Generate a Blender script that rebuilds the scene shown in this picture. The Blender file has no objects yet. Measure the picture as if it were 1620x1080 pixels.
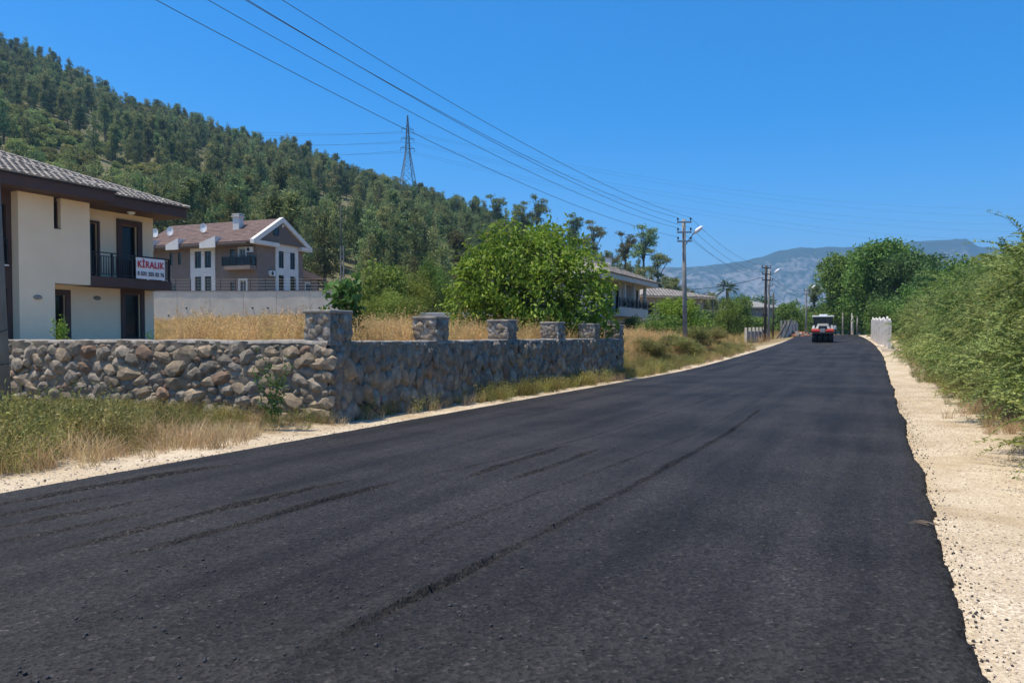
import bpy, math, random
import numpy as np
from mathutils import Vector, Matrix
random.seed(7); RNG = np.random.default_rng(7)
S = bpy.context.scene; COL = S.collection
rad = math.radians
# ---------------------------------------------------------------- camera
FPX, YAW, PIT, EYE, SHY = 1224.0, rad(25.2), rad(1.5), 1.6, 24.0
cam = bpy.data.cameras.new('camera'); camo = bpy.data.objects.new('camera', cam); COL.objects.link(camo)
camo.location = (0, 0, EYE); camo.rotation_euler = (math.pi/2 - PIT, 0, YAW)
cam.sensor_width = 36; cam.lens = FPX/1620*36; cam.shift_y = SHY/1620; cam.clip_end = 20000; cam.clip_start = .05
S.camera = camo
# ---------------------------------------------------------------- world, sun, exposure
SUN_EL, SUN_AZ = rad(72), rad(235)            # azimuth clockwise from +Y: the sun stands over the left side of the road
w = bpy.data.worlds.new('World'); S.world = w; w.use_nodes = True
nt = w.node_tree; bg = nt.nodes['Background']
sky = nt.nodes.new('ShaderNodeTexSky'); sky.sky_type = 'NISHITA'; sky.sun_disc = False
sky.sun_elevation = SUN_EL; sky.sun_rotation = SUN_AZ; sky.air_density = .75; sky.dust_density = 1.0; sky.ozone_density = 4; sky.altitude = 0
hs = nt.nodes.new('ShaderNodeHueSaturation'); hs.inputs['Saturation'].default_value = 1.5; hs.inputs['Value'].default_value = 1.0
nt.links.new(sky.outputs[0], hs.inputs['Color']); nt.links.new(hs.outputs[0], bg.inputs[0]); bg.inputs[1].default_value = 0.125
sl = bpy.data.lights.new('sun', 'SUN'); so = bpy.data.objects.new('sun', sl); COL.objects.link(so)
sl.energy = 3.2; sl.angle = rad(.53); sl.color = (1, .92, .78)
sd = Vector((math.sin(SUN_AZ)*math.cos(SUN_EL), math.cos(SUN_AZ)*math.cos(SUN_EL), math.sin(SUN_EL)))
so.rotation_euler = sd.to_track_quat('Z', 'Y').to_euler(); so.location = (0, 0, 60)
S.view_settings.view_transform = 'Standard'; S.view_settings.look = 'None'; S.view_settings.exposure = 0.87; S.view_settings.gamma = 1
S.view_settings.use_curve_mapping = False
S.render.engine = 'CYCLES'; S.cycles.max_bounces = 8; S.cycles.transparent_max_bounces = 16; S.cycles.volume_bounces = 0
S.cycles.use_denoising = True
HAZE_D, HAZE_C = 1.55e-4, (.34, .68, 1.0)
# ---------------------------------------------------------------- placing helpers (a pixel of the photograph and a distance give a place in the world)
_R = np.array([math.cos(YAW), math.sin(YAW), 0.]); _FH = np.array([-math.sin(YAW), math.cos(YAW), 0.])
_F = _FH*math.cos(PIT) + np.array([0, 0, -math.sin(PIT)]); _U = np.cross(_R, _F)
def P(px, py, d):
    v = _F + (px-810)/FPX*_R + (540+SHY-py)/FPX*_U
    v = v*(d/float(v @ _FH)); return Vector((v[0], v[1], EYE+v[2]))
def gx(px, d): p = P(px, 532, d); return p.x, p.y
def zat(py, d): return P(810, py, d).z
def gp(px, py, z=0.):
    v = _F + (px-810)/FPX*_R + (540+SHY-py)/FPX*_U
    t = (z-EYE)/v[2]; return v[0]*t, v[1]*t
def to_px(x, y):
    d = x*_FH[0]+y*_FH[1]; l = x*_R[0]+y*_R[1]
    return 810+FPX*l/np.maximum(d, 1e-3), d
# ---------------------------------------------------------------- mesh helpers
def fast_mesh(name, V, F):
    V = np.asarray(V, np.float32).reshape(-1, 3); F = np.asarray(F, np.int32); n, k = F.shape
    m = bpy.data.meshes.new(name); m.vertices.add(len(V)); m.vertices.foreach_set('co', V.ravel())
    m.loops.add(n*k); m.loops.foreach_set('vertex_index', F.ravel())
    m.polygons.add(n); m.polygons.foreach_set('loop_start', np.arange(0, n*k, k, dtype=np.int32))
    m.update(calc_edges=True); m.validate(); return m
def link(o, parent=None):
    COL.objects.link(o)
    if parent is not None: o.parent = parent
    return o
def tag(o, label=None, cat=None, group=None, kind=None):
    if label: o['label'] = label
    if cat: o['category'] = cat
    if group: o['group'] = group
    if kind: o['kind'] = kind
    return o
def thing(name, label, cat, loc=(0, 0, 0), rz=0., group=None):
    o = bpy.data.objects.new(name, None); o.empty_display_size = .2; o.location = loc; o.rotation_euler = (0, 0, rz); COL.objects.link(o)
    return tag(o, label, cat, group)
def meshobj(name, me, mat=None, parent=None, loc=None, rz=None):
    if mat is not None and len(me.materials) == 0: me.materials.append(mat)
    o = bpy.data.objects.new(name, me); link(o, parent)
    if loc is not None: o.location = loc
    if rz is not None: o.rotation_euler = (0, 0, rz)
    return o
class MB:
    def __init__(s): s.V = []; s.F = []
    def add(s, V, F):
        b = len(s.V); s.V += [tuple(v) for v in V]; s.F += [tuple(i+b for i in f) for f in F]; return s
    def box(s, x0, x1, y0, y1, z0, z1):
        return s.add([(x0,y0,z0),(x1,y0,z0),(x1,y1,z0),(x0,y1,z0),(x0,y0,z1),(x1,y0,z1),(x1,y1,z1),(x0,y1,z1)],
                     [(0,3,2,1),(4,5,6,7),(0,1,5,4),(1,2,6,5),(2,3,7,6),(3,0,4,7)])
    def bar(s, a, b, wx, wz, up=(0, 0, 1)):
        a = Vector(a); b = Vector(b); d = (b-a).normalized(); u = Vector(up)
        if abs(d.dot(u)) > .98: u = Vector((1, 0, 0))
        r = d.cross(u).normalized(); u = r.cross(d)
        c = [(-1,-1),(1,-1),(1,1),(-1,1)]
        return s.add([p+r*(i*wx/2)+u*(j*wz/2) for p in (a, b) for i, j in c], [(0,3,2,1),(4,5,6,7),(0,1,5,4),(1,2,6,5),(2,3,7,6),(3,0,4,7)])
    def tube(s, pts, rr, n=6, cap=True):
        pts = [Vector(p) for p in pts]; V = []; F = []
        if not hasattr(rr, '__len__'): rr = [rr]*len(pts)
        for i, p in enumerate(pts):
            d = (pts[min(i+1, len(pts)-1)]-pts[max(i-1, 0)]).normalized()
            u = Vector((0, 0, 1)) if abs(d.z) < .9 else Vector((1, 0, 0)); r = d.cross(u).normalized(); u = r.cross(d)
            V += [p+(r*math.cos(2*math.pi*k/n)+u*math.sin(2*math.pi*k/n))*rr[i] for k in range(n)]
        for i in range(len(pts)-1): F += [(i*n+k, i*n+(k+1)%n, (i+1)*n+(k+1)%n, (i+1)*n+k) for k in range(n)]
        if cap: F += [tuple(range(n))[::-1], tuple(range((len(pts)-1)*n, len(pts)*n))]
        return s.add(V, F)
    def prism(s, prof, y0, y1, axis='y'):   # prof: (x, z) polygon swept along y, or (y, z) along x
        n = len(prof)
        f = (lambda a, b, t: (a, t, b)) if axis == 'y' else ((lambda a, b, t: (t, a, b)) if axis == 'x' else (lambda a, b, t: (a, b, t)))
        return s.add([f(a, b, y0) for a, b in prof]+[f(a, b, y1) for a, b in prof],
                     [tuple(range(n))[::-1], tuple(range(n, 2*n))]+[(i, (i+1) % n, n+(i+1) % n, n+i) for i in range(n)])
    def wall(s, x0, x1, z0, z1, y0, y1, holes=()):   # wall slab with real openings (x0,x1,z0,z1)
        xs = sorted({x0, x1, *[min(max(h[i], x0), x1) for h in holes for i in (0, 1)]}); zs = sorted({z0, z1, *[min(max(h[i], z0), z1) for h in holes for i in (2, 3)]})
        solid = lambda i, j: 0 <= i < len(xs)-1 and 0 <= j < len(zs)-1 and not any(h[0]-1e-6 <= xs[i] and xs[i+1] <= h[1]+1e-6 and h[2]-1e-6 <= zs[j] and zs[j+1] <= h[3]+1e-6 for h in holes)
        for i in range(len(xs)-1):
            for j in range(len(zs)-1):
                if not solid(i, j): continue
                a, b, c, d = xs[i], xs[i+1], zs[j], zs[j+1]
                V = [(a,y0,c),(b,y0,c),(b,y1,c),(a,y1,c),(a,y0,d),(b,y0,d),(b,y1,d),(a,y1,d)]; F = [(0,1,5,4),(2,3,7,6)]
                if not solid(i-1, j): F.append((3,0,4,7))
                if not solid(i+1, j): F.append((1,2,6,5))
                if not solid(i, j-1): F.append((0,3,2,1))
                if not solid(i, j+1): F.append((4,5,6,7))
                s.add(V, F)
        return s
    def mesh(s, name, smooth=False):
        m = bpy.data.meshes.new(name); m.from_pydata(s.V, [], s.F); m.update()
        if smooth: m.polygons.foreach_set('use_smooth', [True]*len(m.polygons))
        return m
    def build(s, name, mat, parent=None, smooth=False, bevel=0):
        o = meshobj(name, s.mesh(name, smooth), mat, parent)
        if bevel:
            b = o.modifiers.new('bevel', 'BEVEL'); b.width = bevel; b.segments = 2; b.limit_method = 'ANGLE'
        return o
# ---------------------------------------------------------------- value noise for numpy
_perm = np.random.default_rng(3).random((256, 256))
def vnoise(x, y):
    xi = np.floor(x).astype(int); yi = np.floor(y).astype(int); fx = x-xi; fy = y-yi
    fx = fx*fx*(3-2*fx); fy = fy*fy*(3-2*fy); g = lambda a, b: _perm[a & 255, b & 255]
    return (g(xi,yi)*(1-fx)+g(xi+1,yi)*fx)*(1-fy)+(g(xi,yi+1)*(1-fx)+g(xi+1,yi+1)*fx)*fy
def fbm(x, y, o=4):
    r = 0; a = 1.; t = 0
    for k in range(o): r = r+a*vnoise(x*2**k+17.3*k, y*2**k+9.1*k); t += a; a *= .5
    return r/t-.5
def sst(a, b, x): t = np.clip((x-a)/(b-a), 0, 1); return t*t*(3-2*t)
# ---------------------------------------------------------------- materials
def mat(name, col, rough=.8, col2=None, scale=4., detail=5, bump=0., bscale=None, thr=(.35, .65), metal=0., spec=.5, island=0., orand=0., coat=0.):
    m = bpy.data.materials.new(name); m.use_nodes = True; n = m.node_tree.nodes; L = m.node_tree.links; b = n['Principled BSDF']
    b.inputs['Roughness'].default_value = rough; b.inputs['Metallic'].default_value = metal; b.inputs['Specular IOR Level'].default_value = spec
    if coat: b.inputs['Coat Weight'].default_value = coat
    geo = n.new('ShaderNodeNewGeometry')
    out = None
    if col2 is not None:
        no = n.new('ShaderNodeTexNoise'); no.inputs['Scale'].default_value = scale; no.inputs['Detail'].default_value = detail; no.inputs['Roughness'].default_value = .6
        L.new(geo.outputs['Position'], no.inputs['Vector'])
        r = n.new('ShaderNodeMapRange'); r.inputs[1].default_value = thr[0]; r.inputs[2].default_value = thr[1]; L.new(no.outputs[0], r.inputs[0])
        mx = n.new('ShaderNodeMix'); mx.data_type = 'RGBA'; mx.inputs[6].default_value = (*col, 1); mx.inputs[7].default_value = (*col2, 1); L.new(r.outputs[0], mx.inputs[0])
        out = mx.outputs[2]
    if island or orand:
        h = n.new('ShaderNodeHueSaturation')
        if out: L.new(out, h.inputs['Color'])
        else: h.inputs['Color'].default_value = (*col, 1)
        if island: src = geo.outputs['Random Per Island']; k = island
        else: src = n.new('ShaderNodeObjectInfo').outputs['Random']; k = orand
        r2 = n.new('ShaderNodeMapRange'); r2.inputs[3].default_value = 1-k; r2.inputs[4].default_value = 1+k; L.new(src, r2.inputs[0]); L.new(r2.outputs[0], h.inputs['Value'])
        out = h.outputs[0]
    if out: L.new(out, b.inputs['Base Color'])
    else: b.inputs['Base Color'].default_value = (*col, 1)
    if bump:
        n2 = n.new('ShaderNodeTexNoise'); n2.inputs['Scale'].default_value = bscale or scale*4; n2.inputs['Detail'].default_value = 6; L.new(geo.outputs['Position'], n2.inputs['Vector'])
        bp = n.new('ShaderNodeBump'); bp.inputs['Strength'].default_value = min(1, bump*10); bp.inputs['Distance'].default_value = bump; L.new(n2.outputs[0], bp.inputs['Height']); L.new(bp.outputs[0], b.inputs['Normal'])
    return m
def leafmat(name, c1, c2, trans=.35, rough=.6, c3=None, orand=.12):
    """leaf colour varies per leaf and per plant; light passes through the blade"""
    m = bpy.data.materials.new(name); m.use_nodes = True; n = m.node_tree.nodes; L = m.node_tree.links; b = n['Principled BSDF']
    geo = n.new('ShaderNodeNewGeometry'); oi = n.new('ShaderNodeObjectInfo')
    r = n.new('ShaderNodeValToRGB'); r.color_ramp.elements[0].color = (*c1, 1); r.color_ramp.elements[1].color = (*c2, 1)
    if c3: e = r.color_ramp.elements.new(.93); e.color = (*c2, 1); r.color_ramp.elements[2].color = (*c3, 1)
    L.new(geo.outputs['Random Per Island'], r.inputs[0])
    no = n.new('ShaderNodeTexNoise'); no.inputs['Scale'].default_value = .9; no.inputs['Detail'].default_value = 2; L.new(geo.outputs['Position'], no.inputs['Vector'])
    ma = n.new('ShaderNodeMapRange'); ma.inputs[1].default_value = .3; ma.inputs[2].default_value = .7; ma.inputs[3].default_value = .68; ma.inputs[4].default_value = 1.3; L.new(no.outputs[0], ma.inputs[0])
    mb = n.new('ShaderNodeMapRange'); mb.inputs[3].default_value = 1-orand; mb.inputs[4].default_value = 1+orand; L.new(oi.outputs['Random'], mb.inputs[0])
    mm = n.new('ShaderNodeMath'); mm.operation = 'MULTIPLY'; L.new(ma.outputs[0], mm.inputs[0]); L.new(mb.outputs[0], mm.inputs[1])
    h = n.new('ShaderNodeHueSaturation'); L.new(r.outputs[0], h.inputs['Color']); L.new(mm.outputs[0], h.inputs['Value'])
    f1 = n.new('ShaderNodeMath'); f1.operation = 'MULTIPLY'; f1.inputs[1].default_value = 7.31; L.new(oi.outputs['Random'], f1.inputs[0]); f2 = n.new('ShaderNodeMath'); f2.operation = 'FRACT'; L.new(f1.outputs[0], f2.inputs[0])
    mh = n.new('ShaderNodeMapRange'); mh.inputs[3].default_value = .5-orand*.13; mh.inputs[4].default_value = .5+orand*.07; L.new(f2.outputs[0], mh.inputs[0]); L.new(mh.outputs[0], h.inputs['Hue'])
    L.new(h.outputs[0], b.inputs['Base Color']); b.inputs['Roughness'].default_value = rough; b.inputs['Specular IOR Level'].default_value = .25
    t = n.new('ShaderNodeBsdfTranslucent'); L.new(h.outputs[0], t.inputs[0]); ms = n.new('ShaderNodeMixShader'); ms.inputs[0].default_value = trans
    L.new(b.outputs[0], ms.inputs[1]); L.new(t.outputs[0], ms.inputs[2]); L.new(ms.outputs[0], n['Material Output'].inputs[0])
    return m
def glassmat(name, tint=(.02, .025, .03), mixf=.45):
    m = bpy.data.materials.new(name); m.use_nodes = True; n = m.node_tree.nodes; L = m.node_tree.links; b = n['Principled BSDF']
    b.inputs['Base Color'].default_value = (*tint, 1); b.inputs['Roughness'].default_value = .04
    t = n.new('ShaderNodeBsdfTransparent'); t.inputs[0].default_value = (.8, .85, .88, 1); ms = n.new('ShaderNodeMixShader'); ms.inputs[0].default_value = mixf
    L.new(b.outputs[0], ms.inputs[1]); L.new(t.outputs[0], ms.inputs[2]); L.new(ms.outputs[0], n['Material Output'].inputs[0]); return m
M = {}
M['cream'] = mat('cream_render', (.88, .70, .475), .9, (.82, .65, .435), .8, bump=.002, bscale=60)
M['brown'] = mat('brown_render', (.088, .050, .040), .75, (.075, .043, .036), 1.5, bump=.001, bscale=60)
M['rooftile'] = mat('sandy_tile', (.34, .30, .25), .85, (.22, .19, .165), 3, bump=.003, bscale=30, island=.22)
M['dark'] = mat('dark_metal', (.018, .018, .02), .5)
M['darkframe'] = mat('dark_frame', (.016, .014, .014), .4)
M['glass'] = glassmat('window_glass')
M['glassdark'] = glassmat('dark_window_glass', (.012, .016, .018), .1)
M['curtain'] = mat('curtain', (.55, .55, .52), .9, (.4, .4, .38), 9)
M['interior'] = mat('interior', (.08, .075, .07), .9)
M['white'] = mat('white_render', (.70, .67, .62), .85, (.63, .60, .55), 1.2)
M['taupe'] = mat('taupe_render', (.22, .168, .138), .9, (.195, .148, .122), 1.)
M['taupe2'] = mat('dark_taupe_render', (.16, .124, .105), .9, (.14, .11, .094), 1.)
M['redroof'] = mat('brown_shingle', (.165, .104, .083), .9, (.125, .08, .066), 2.2, island=.2)
M['concrete'] = mat('concrete', (.74, .63, .48), .9, (.63, .535, .405), .9, bump=.004, bscale=20)
M['concretedark'] = mat('concrete_weathered', (.30, .285, .26), .9, (.20, .19, .175), 1.6, bump=.006, bscale=18)
M['pole'] = mat('pole_concrete', (.27, .26, .235), .85, (.20, .19, .175), 2.5, bump=.003, bscale=30)
M['poledark'] = mat('dark_wood_pole', (.07, .055, .045), .85, (.045, .035, .03), 3)
M['steel'] = mat('galvanised_steel', (.30, .31, .32), .45, metal=.6)
M['whiteplastic'] = mat('white_plastic', (.75, .75, .73), .4)
M['mortar'] = mat('mortar', (.26, .21, .15), .95, (.15, .12, .088), 5, bump=.02, bscale=14)
M['coping'] = mat('coping_mortar', (.36, .32, .27), .95, (.20, .18, .155), 4, bump=.01, bscale=25)
M['stone_grey'] = mat('stone_grey', (.30, .25, .188), .92, (.145, .12, .092), 6, bump=.02, bscale=22, orand=.28)
M['stone_tan'] = mat('stone_tan', (.345, .262, .17), .92, (.175, .133, .09), 6, bump=.02, bscale=22, orand=.25)
M['stone_rust'] = mat('stone_rust', (.27, .165, .10), .92, (.17, .12, .085), 6, bump=.02, bscale=22, orand=.25)
M['bark'] = mat('bark', (.13, .105, .08), .95, (.07, .055, .043), 8, bump=.02, bscale=25)
M['barkpine'] = mat('pine_bark', (.15, .10, .075), .95, (.08, .06, .05), 5)
M['wire'] = mat('wire', (.07, .075, .085), .6)
M['annexroof'] = mat('annex_tile', (.42, .25, .17), .9, (.33, .19, .13), 3)
M['soilrock'] = mat('pebble', (.62, .50, .36), .95, (.44, .36, .26), 20, orand=.3)
M['crumb'] = mat('asphalt_crumb', (.028, .028, .03), .75, orand=.3)
M['red'] = mat('red_paint', (.50, .055, .012), .4, coat=.3)
M['rubber'] = mat('rubber', (.02, .02, .021), .8)
M['greypaint'] = mat('grey_paint', (.27, .275, .27), .45)
M['signwhite'] = mat('banner_white', (.80, .79, .77), .6)
M['signred'] = mat('letter_red', (.55, .012, .03), .6)
M['signblack'] = mat('letter_black', (.015, .015, .017), .6)
M['orange_brick'] = mat('orange_brick', (.38, .16, .08), .9, (.30, .13, .07), 8, orand=.3)
M['wood'] = mat('grey_wood', (.25, .20, .14), .9, (.17, .135, .10), 6)
# foliage
M['leaf_bright'] = leafmat('leaf_bright', (.10, .20, .02), (.25, .37, .045), .36, c3=(.36, .44, .08))
M['leaf_mid'] = leafmat('leaf_mid', (.095, .18, .035), (.19, .29, .06), .32)
M['leaf_dark'] = leafmat('leaf_dark', (.058, .12, .034), (.12, .20, .055), .28)
M['leaf_olive'] = leafmat('leaf_olive', (.14, .195, .03), (.25, .31, .06), .35)
M['leaf_hedge'] = leafmat('leaf_hedge', (.20, .265, .07), (.40, .455, .15), .38, c3=(.44, .46, .16))
M['leaf_hedge2'] = leafmat('leaf_hedge_green', (.13, .205, .05), (.28, .36, .10), .36, c3=(.36, .40, .13))
M['leaf_fig'] = leafmat('leaf_fig', (.055, .12, .025), (.11, .20, .045), .3)
M['needle'] = leafmat('pine_needle', (.12, .175, .068), (.26, .30, .11), .38, .6, orand=.45)
M['maquis'] = leafmat('maquis_leaf', (.15, .195, .055), (.30, .33, .105), .38, .6, orand=.4)
M['palm'] = leafmat('palm_leaf', (.03, .07, .02), (.06, .11, .03), .2)
M['grass_dry'] = leafmat('grass_dry', (.56, .38, .14), (.74, .54, .24), .32, .7, orand=.18)
M['grass_straw'] = leafmat('grass_straw', (.44, .32, .16), (.60, .46, .25), .3, .7, orand=.18)
M['grass_green'] = leafmat('grass_green', (.235, .22, .055), (.42, .37, .12), .35, .6, orand=.25)
M['weed'] = leafmat('weed_leaf', (.16, .175, .05), (.33, .32, .10), .35, .6, c3=(.50, .41, .18), orand=.25)
M['twig'] = mat('dry_twig', (.16, .115, .08), .9)
# ---------------------------------------------------------------- terrain heights
def road_c(y): return -np.square(np.clip(y-40, 0, None)/80)*2.6      # sideways bend of the road
def zr(y):
    t = np.clip(y-33, 0, 95); return .02*(t-4*(1-np.exp(-t/4)))
RL, RR = -8.05, .5
_S = np.array([(-900,-60),(-400,5),(0,75),(60,90),(140,130),(200,165),(270,180),(330,202),(380,218),(420,235),(480,245),(540,270),(600,290),(640,303),(700,318),(760,332),(830,352),(900,376),(950,392),(1000,410),(1050,432),(1090,458),(1130,492),(1200,528)], float)
_D = np.array([(-900,420),(0,480),(400,470),(640,430),(760,380),(900,320),(1050,270),(1200,240)], float)
def hill(x, y):
    px, d = to_px(x, y); px = np.where(d > 5, px, -900); px = np.clip(px, -900, 1200)
    D = np.interp(px, _D[:,0], _D[:,1]); s = np.interp(px, _S[:,0], _S[:,1]); yg = s+11.*FPX/D*.80
    zr_ = EYE+(532-yg)/FPX*D; z0 = np.interp(px, [-900, 500, 760, 1100], [8, 7, 3, 2.])
    d0 = np.interp(px, [-900, 240, 500, 760, 1100], [70, 112, 112, 120, 150])
    t = np.clip((d-d0)/(D-d0), 0, None); z = np.where(t <= 1, z0+(zr_-z0)*np.minimum(t, 1)**1.12, np.maximum(zr_-(d-D)*.30, 2))
    z = z+fbm(x/60, y/60)*10*np.clip(t, 0, 1)*np.clip((1150-px)/300, 0, 1)
    return np.where(t > 0, z, -50)
W1 = np.array(gx(180, 76)); W2 = np.array(gx(545, 75))       # line of the concrete retaining wall
_wd = (W2-W1)/np.linalg.norm(W2-W1); _wn = np.array([-_wd[1], _wd[0]])
def field(x, y):
    px, d = to_px(x, y)
    z = 1.12+1.75*sst(-30, -47, x)*sst(36, 56, y)
    beyond = (x-W1[0])*_wn[0]+(y-W1[1])*_wn[1]; al = (x-W1[0])*_wd[0]+(y-W1[1])*_wd[1]; LW = np.linalg.norm(W2-W1)
    z = z+(5.75-z)*sst(1.0, 1.6, beyond)*sst(-30, -5, al)*sst(LW+6, LW-1, al)
    return z
def H(x, y):
    x = np.asarray(x, float); y = np.asarray(y, float)
    c = road_c(y); base = zr(y)-.05; xl = -(x-c)
    behind = np.where(y < 31.2, np.where((xl > 9.7) & (y > 12.2), 1., 0.), sst(9.0, 13.5, xl)*(1-.75*sst(50, 75, y)*sst(30, 14, xl)))
    f = field(x, y); f = np.where(xl < 30, np.maximum(f, np.where(y > 31, zr(y)*.9, 0)), f)
    z = base+(f-base)*behind
    z = np.where((y > 60) & (xl > 9), np.maximum(z, base), z)
    z = z+.10*sst(1.4, 3, x-c)*1.0
    n = fbm(x*.8, y*.8)*.12*np.clip(np.maximum(xl-8.6, (x-c)-.9), 0, 1.)
    z = z+n
    return np.maximum(z, hill(x, y))
def sheet(name, xs, ys, zf, m, smooth=True):
    X, Y = np.meshgrid(xs, ys); Z = zf(X, Y); nx, ny = len(xs), len(ys)
    i = np.arange(nx*ny).reshape(ny, nx); F = np.stack([i[:-1,:-1], i[:-1,1:], i[1:,1:], i[1:,:-1]], -1).reshape(-1, 4)
    me = fast_mesh(name, np.stack([X, Y, Z], -1), F)
    if smooth: me.polygons.foreach_set('use_smooth', [True]*len(me.polygons))
    o = meshobj(name, me, m); o['kind'] = 'structure'; return o
def ground_mat():
    m = bpy.data.materials.new('dry_earth'); m.use_nodes = True; n = m.node_tree.nodes; L = m.node_tree.links; b = n['Principled BSDF']; b.inputs['Roughness'].default_value = .95; b.inputs['Specular IOR Level'].default_value = .2
    geo = n.new('ShaderNodeNewGeometry')
    def noise(s, d=6, r=.65):
        t = n.new('ShaderNodeTexNoise'); t.inputs['Scale'].default_value = s; t.inputs['Detail'].default_value = d; t.inputs['Roughness'].default_value = r; L.new(geo.outputs['Position'], t.inputs['Vector']); return t.outputs[0]
    def ramp(f, *st):
        r = n.new('ShaderNodeValToRGB'); e = r.color_ramp.elements; e[0].position, e[0].color = st[0][0], (*st[0][1], 1); e[1].position, e[1].color = st[-1][0], (*st[-1][1], 1)
        for p, c in st[1:-1]: q = e.new(p); q.color = (*c, 1)
        L.new(f, r.inputs[0]); return r.outputs[0]
    def mix(f, a, c):
        x = n.new('ShaderNodeMix'); x.data_type = 'RGBA'; L.new(f, x.inputs[0]); L.new(a, x.inputs[6]); L.new(c, x.inputs[7]); return x.outputs[2]
    sand = ramp(noise(1.3), (.3, (.34, .25, .148)), (.5, (.47, .365, .235)), (.7, (.56, .46, .32)))
    v = n.new('ShaderNodeTexVoronoi'); v.inputs['Scale'].default_value = 38; L.new(geo.outputs['Position'], v.inputs['Vector'])
    grit = ramp(v.outputs['Color'], (.0, (.38, .29, .195)), (.5, (.58, .475, .33)), (1., (.74, .63, .47)))
    fine = noise(.7, 4); r = n.new('ShaderNodeMapRange'); r.inputs[1].default_value = .40; r.inputs[2].default_value = .62; L.new(fine, r.inputs[0])
    gravel = mix(r.outputs[0], grit, sand)
    straw = ramp(noise(2.2), (.3, (.17, .12, .06)), (.55, (.30, .225, .115)), (.75, (.40, .32, .18)))
    sep = n.new('ShaderNodeSeparateXYZ'); L.new(geo.outputs['Position'], sep.inputs[0])
    a = n.new('ShaderNodeMath'); a.operation = 'ADD'; a.inputs[1].default_value = 3.7; L.new(sep.outputs[0], a.inputs[0])
    ab = n.new('ShaderNodeMath'); ab.operation = 'ABSOLUTE'; L.new(a.outputs[0], ab.inputs[0])
    nn = n.new('ShaderNodeMath'); nn.operation = 'MULTIPLY_ADD'; nn.inputs[1].default_value = 1.6; L.new(noise(1.1, 5), nn.inputs[0]); L.new(ab.outputs[0], nn.inputs[2])
    r = n.new('ShaderNodeMapRange'); r.inputs[1].default_value = 6.2; r.inputs[2].default_value = 7.0; L.new(nn.outputs[0], r.inputs[0])
    L.new(mix(r.outputs[0], gravel, straw), b.inputs['Base Color'])
    bp = n.new('ShaderNodeBump'); bp.inputs['Distance'].default_value = .02; bp.inputs['Strength'].default_value = .8; L.new(v.outputs['Distance'], bp.inputs['Height']); L.new(bp.outputs[0], b.inputs['Normal'])
    return m
M['ground'] = ground_mat()
M['hillsoil'] = mat('hill_soil', (.13, .12, .05), .95, (.33, .215, .125), .012, thr=(.52, .68), detail=6)
xs = np.concatenate([np.arange(-75, -20, 1.), np.arange(-20, 6, .25), np.arange(6, 60.1, 1.)]); ys = np.concatenate([np.arange(-20, 0, 1.), np.arange(0, 40, .25), np.arange(40, 141, 1.)])
sheet('ground', xs, ys, H, M['ground'])
sheet('hill_terrain', np.arange(-760, 330, 7.), np.arange(-200, 900, 7.), lambda x, y: np.where((x > -76) & (x < 61) & (y > -22) & (y < 142), -1.5, np.maximum(H(x, y), hill(x, y))-.02), M['hillsoil'])
sheet('plain', np.linspace(-10800, 10800, 60), np.linspace(-3000, 10000, 60), lambda x, y: np.where(np.hypot(x, y) < 1100, -6., -3.+0*x), M['hillsoil'])
# ---------------------------------------------------------------- road
def asphalt_mat():
    m = bpy.data.materials.new('fresh_asphalt'); m.use_nodes = True; n = m.node_tree.nodes; L = m.node_tree.links; b = n['Principled BSDF']
    geo = n.new('ShaderNodeNewGeometry')
    def noise(s, d, r=.6, vec=None):
        t = n.new('ShaderNodeTexNoise'); t.inputs['Scale'].default_value = s; t.inputs['Detail'].default_value = d; t.inputs['Roughness'].default_value = r; L.new(vec or geo.outputs['Position'], t.inputs['Vector']); return t.outputs[0]
    v = n.new('ShaderNodeTexVoronoi'); v.inputs['Scale'].default_value = 48; L.new(geo.outputs['Position'], v.inputs['Vector'])
    sc = n.new('ShaderNodeVectorMath'); sc.operation = 'MULTIPLY'; sc.inputs[1].default_value = (1.1, .06, 1); L.new(geo.outputs['Position'], sc.inputs[0])
    streak = noise(1.6, 6, .6, sc.outputs[0]); patch = noise(.35, 5)
    ad = n.new('ShaderNodeMath'); ad.operation = 'ADD'; L.new(streak, ad.inputs[0]); L.new(patch, ad.inputs[1])
    r = n.new('ShaderNodeMapRange'); r.inputs[1].default_value = .84; r.inputs[2].default_value = 1.16; L.new(ad.outputs[0], r.inputs[0])
    cr = n.new('ShaderNodeValToRGB'); e = cr.color_ramp.elements; e[0].color = (.023, .0208, .0195, 1); e[1].color = (.048, .0435, .041, 1); L.new(r.outputs[0], cr.inputs[0])
    g = n.new('ShaderNodeValToRGB'); e = g.color_ramp.elements; e[0].color = (.3, .3, .3, 1); e[1].color = (2.3, 2.25, 2.2, 1); q = e.new(.85); q.color = (1.1, 1.1, 1.1, 1); L.new(v.outputs['Color'], g.inputs[0])
    mx = n.new('ShaderNodeMix'); mx.data_type = 'RGBA'; mx.blend_type = 'MULTIPLY'; mx.inputs[0].default_value = 1; L.new(cr.outputs[0], mx.inputs[6]); L.new(g.outputs[0], mx.inputs[7]); L.new(mx.outputs[2], b.inputs['Base Color'])
    b.inputs['Roughness'].default_value = .66; b.inputs['Specular IOR Level'].default_value = .13
    h = n.new('ShaderNodeMath'); h.operation = 'MULTIPLY_ADD'; h.inputs[1].default_value = .7; L.new(noise(160, 3), h.inputs[0]); L.new(v.outputs['Distance'], h.inputs[2])
    bp = n.new('ShaderNodeBump'); bp.inputs['Distance'].default_value = .008; bp.inputs['Strength'].default_value = .9; L.new(h.outputs[0], bp.inputs['Height']); L.new(bp.outputs[0], b.inputs['Normal'])
    return m
M['asphalt'] = asphalt_mat()
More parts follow.
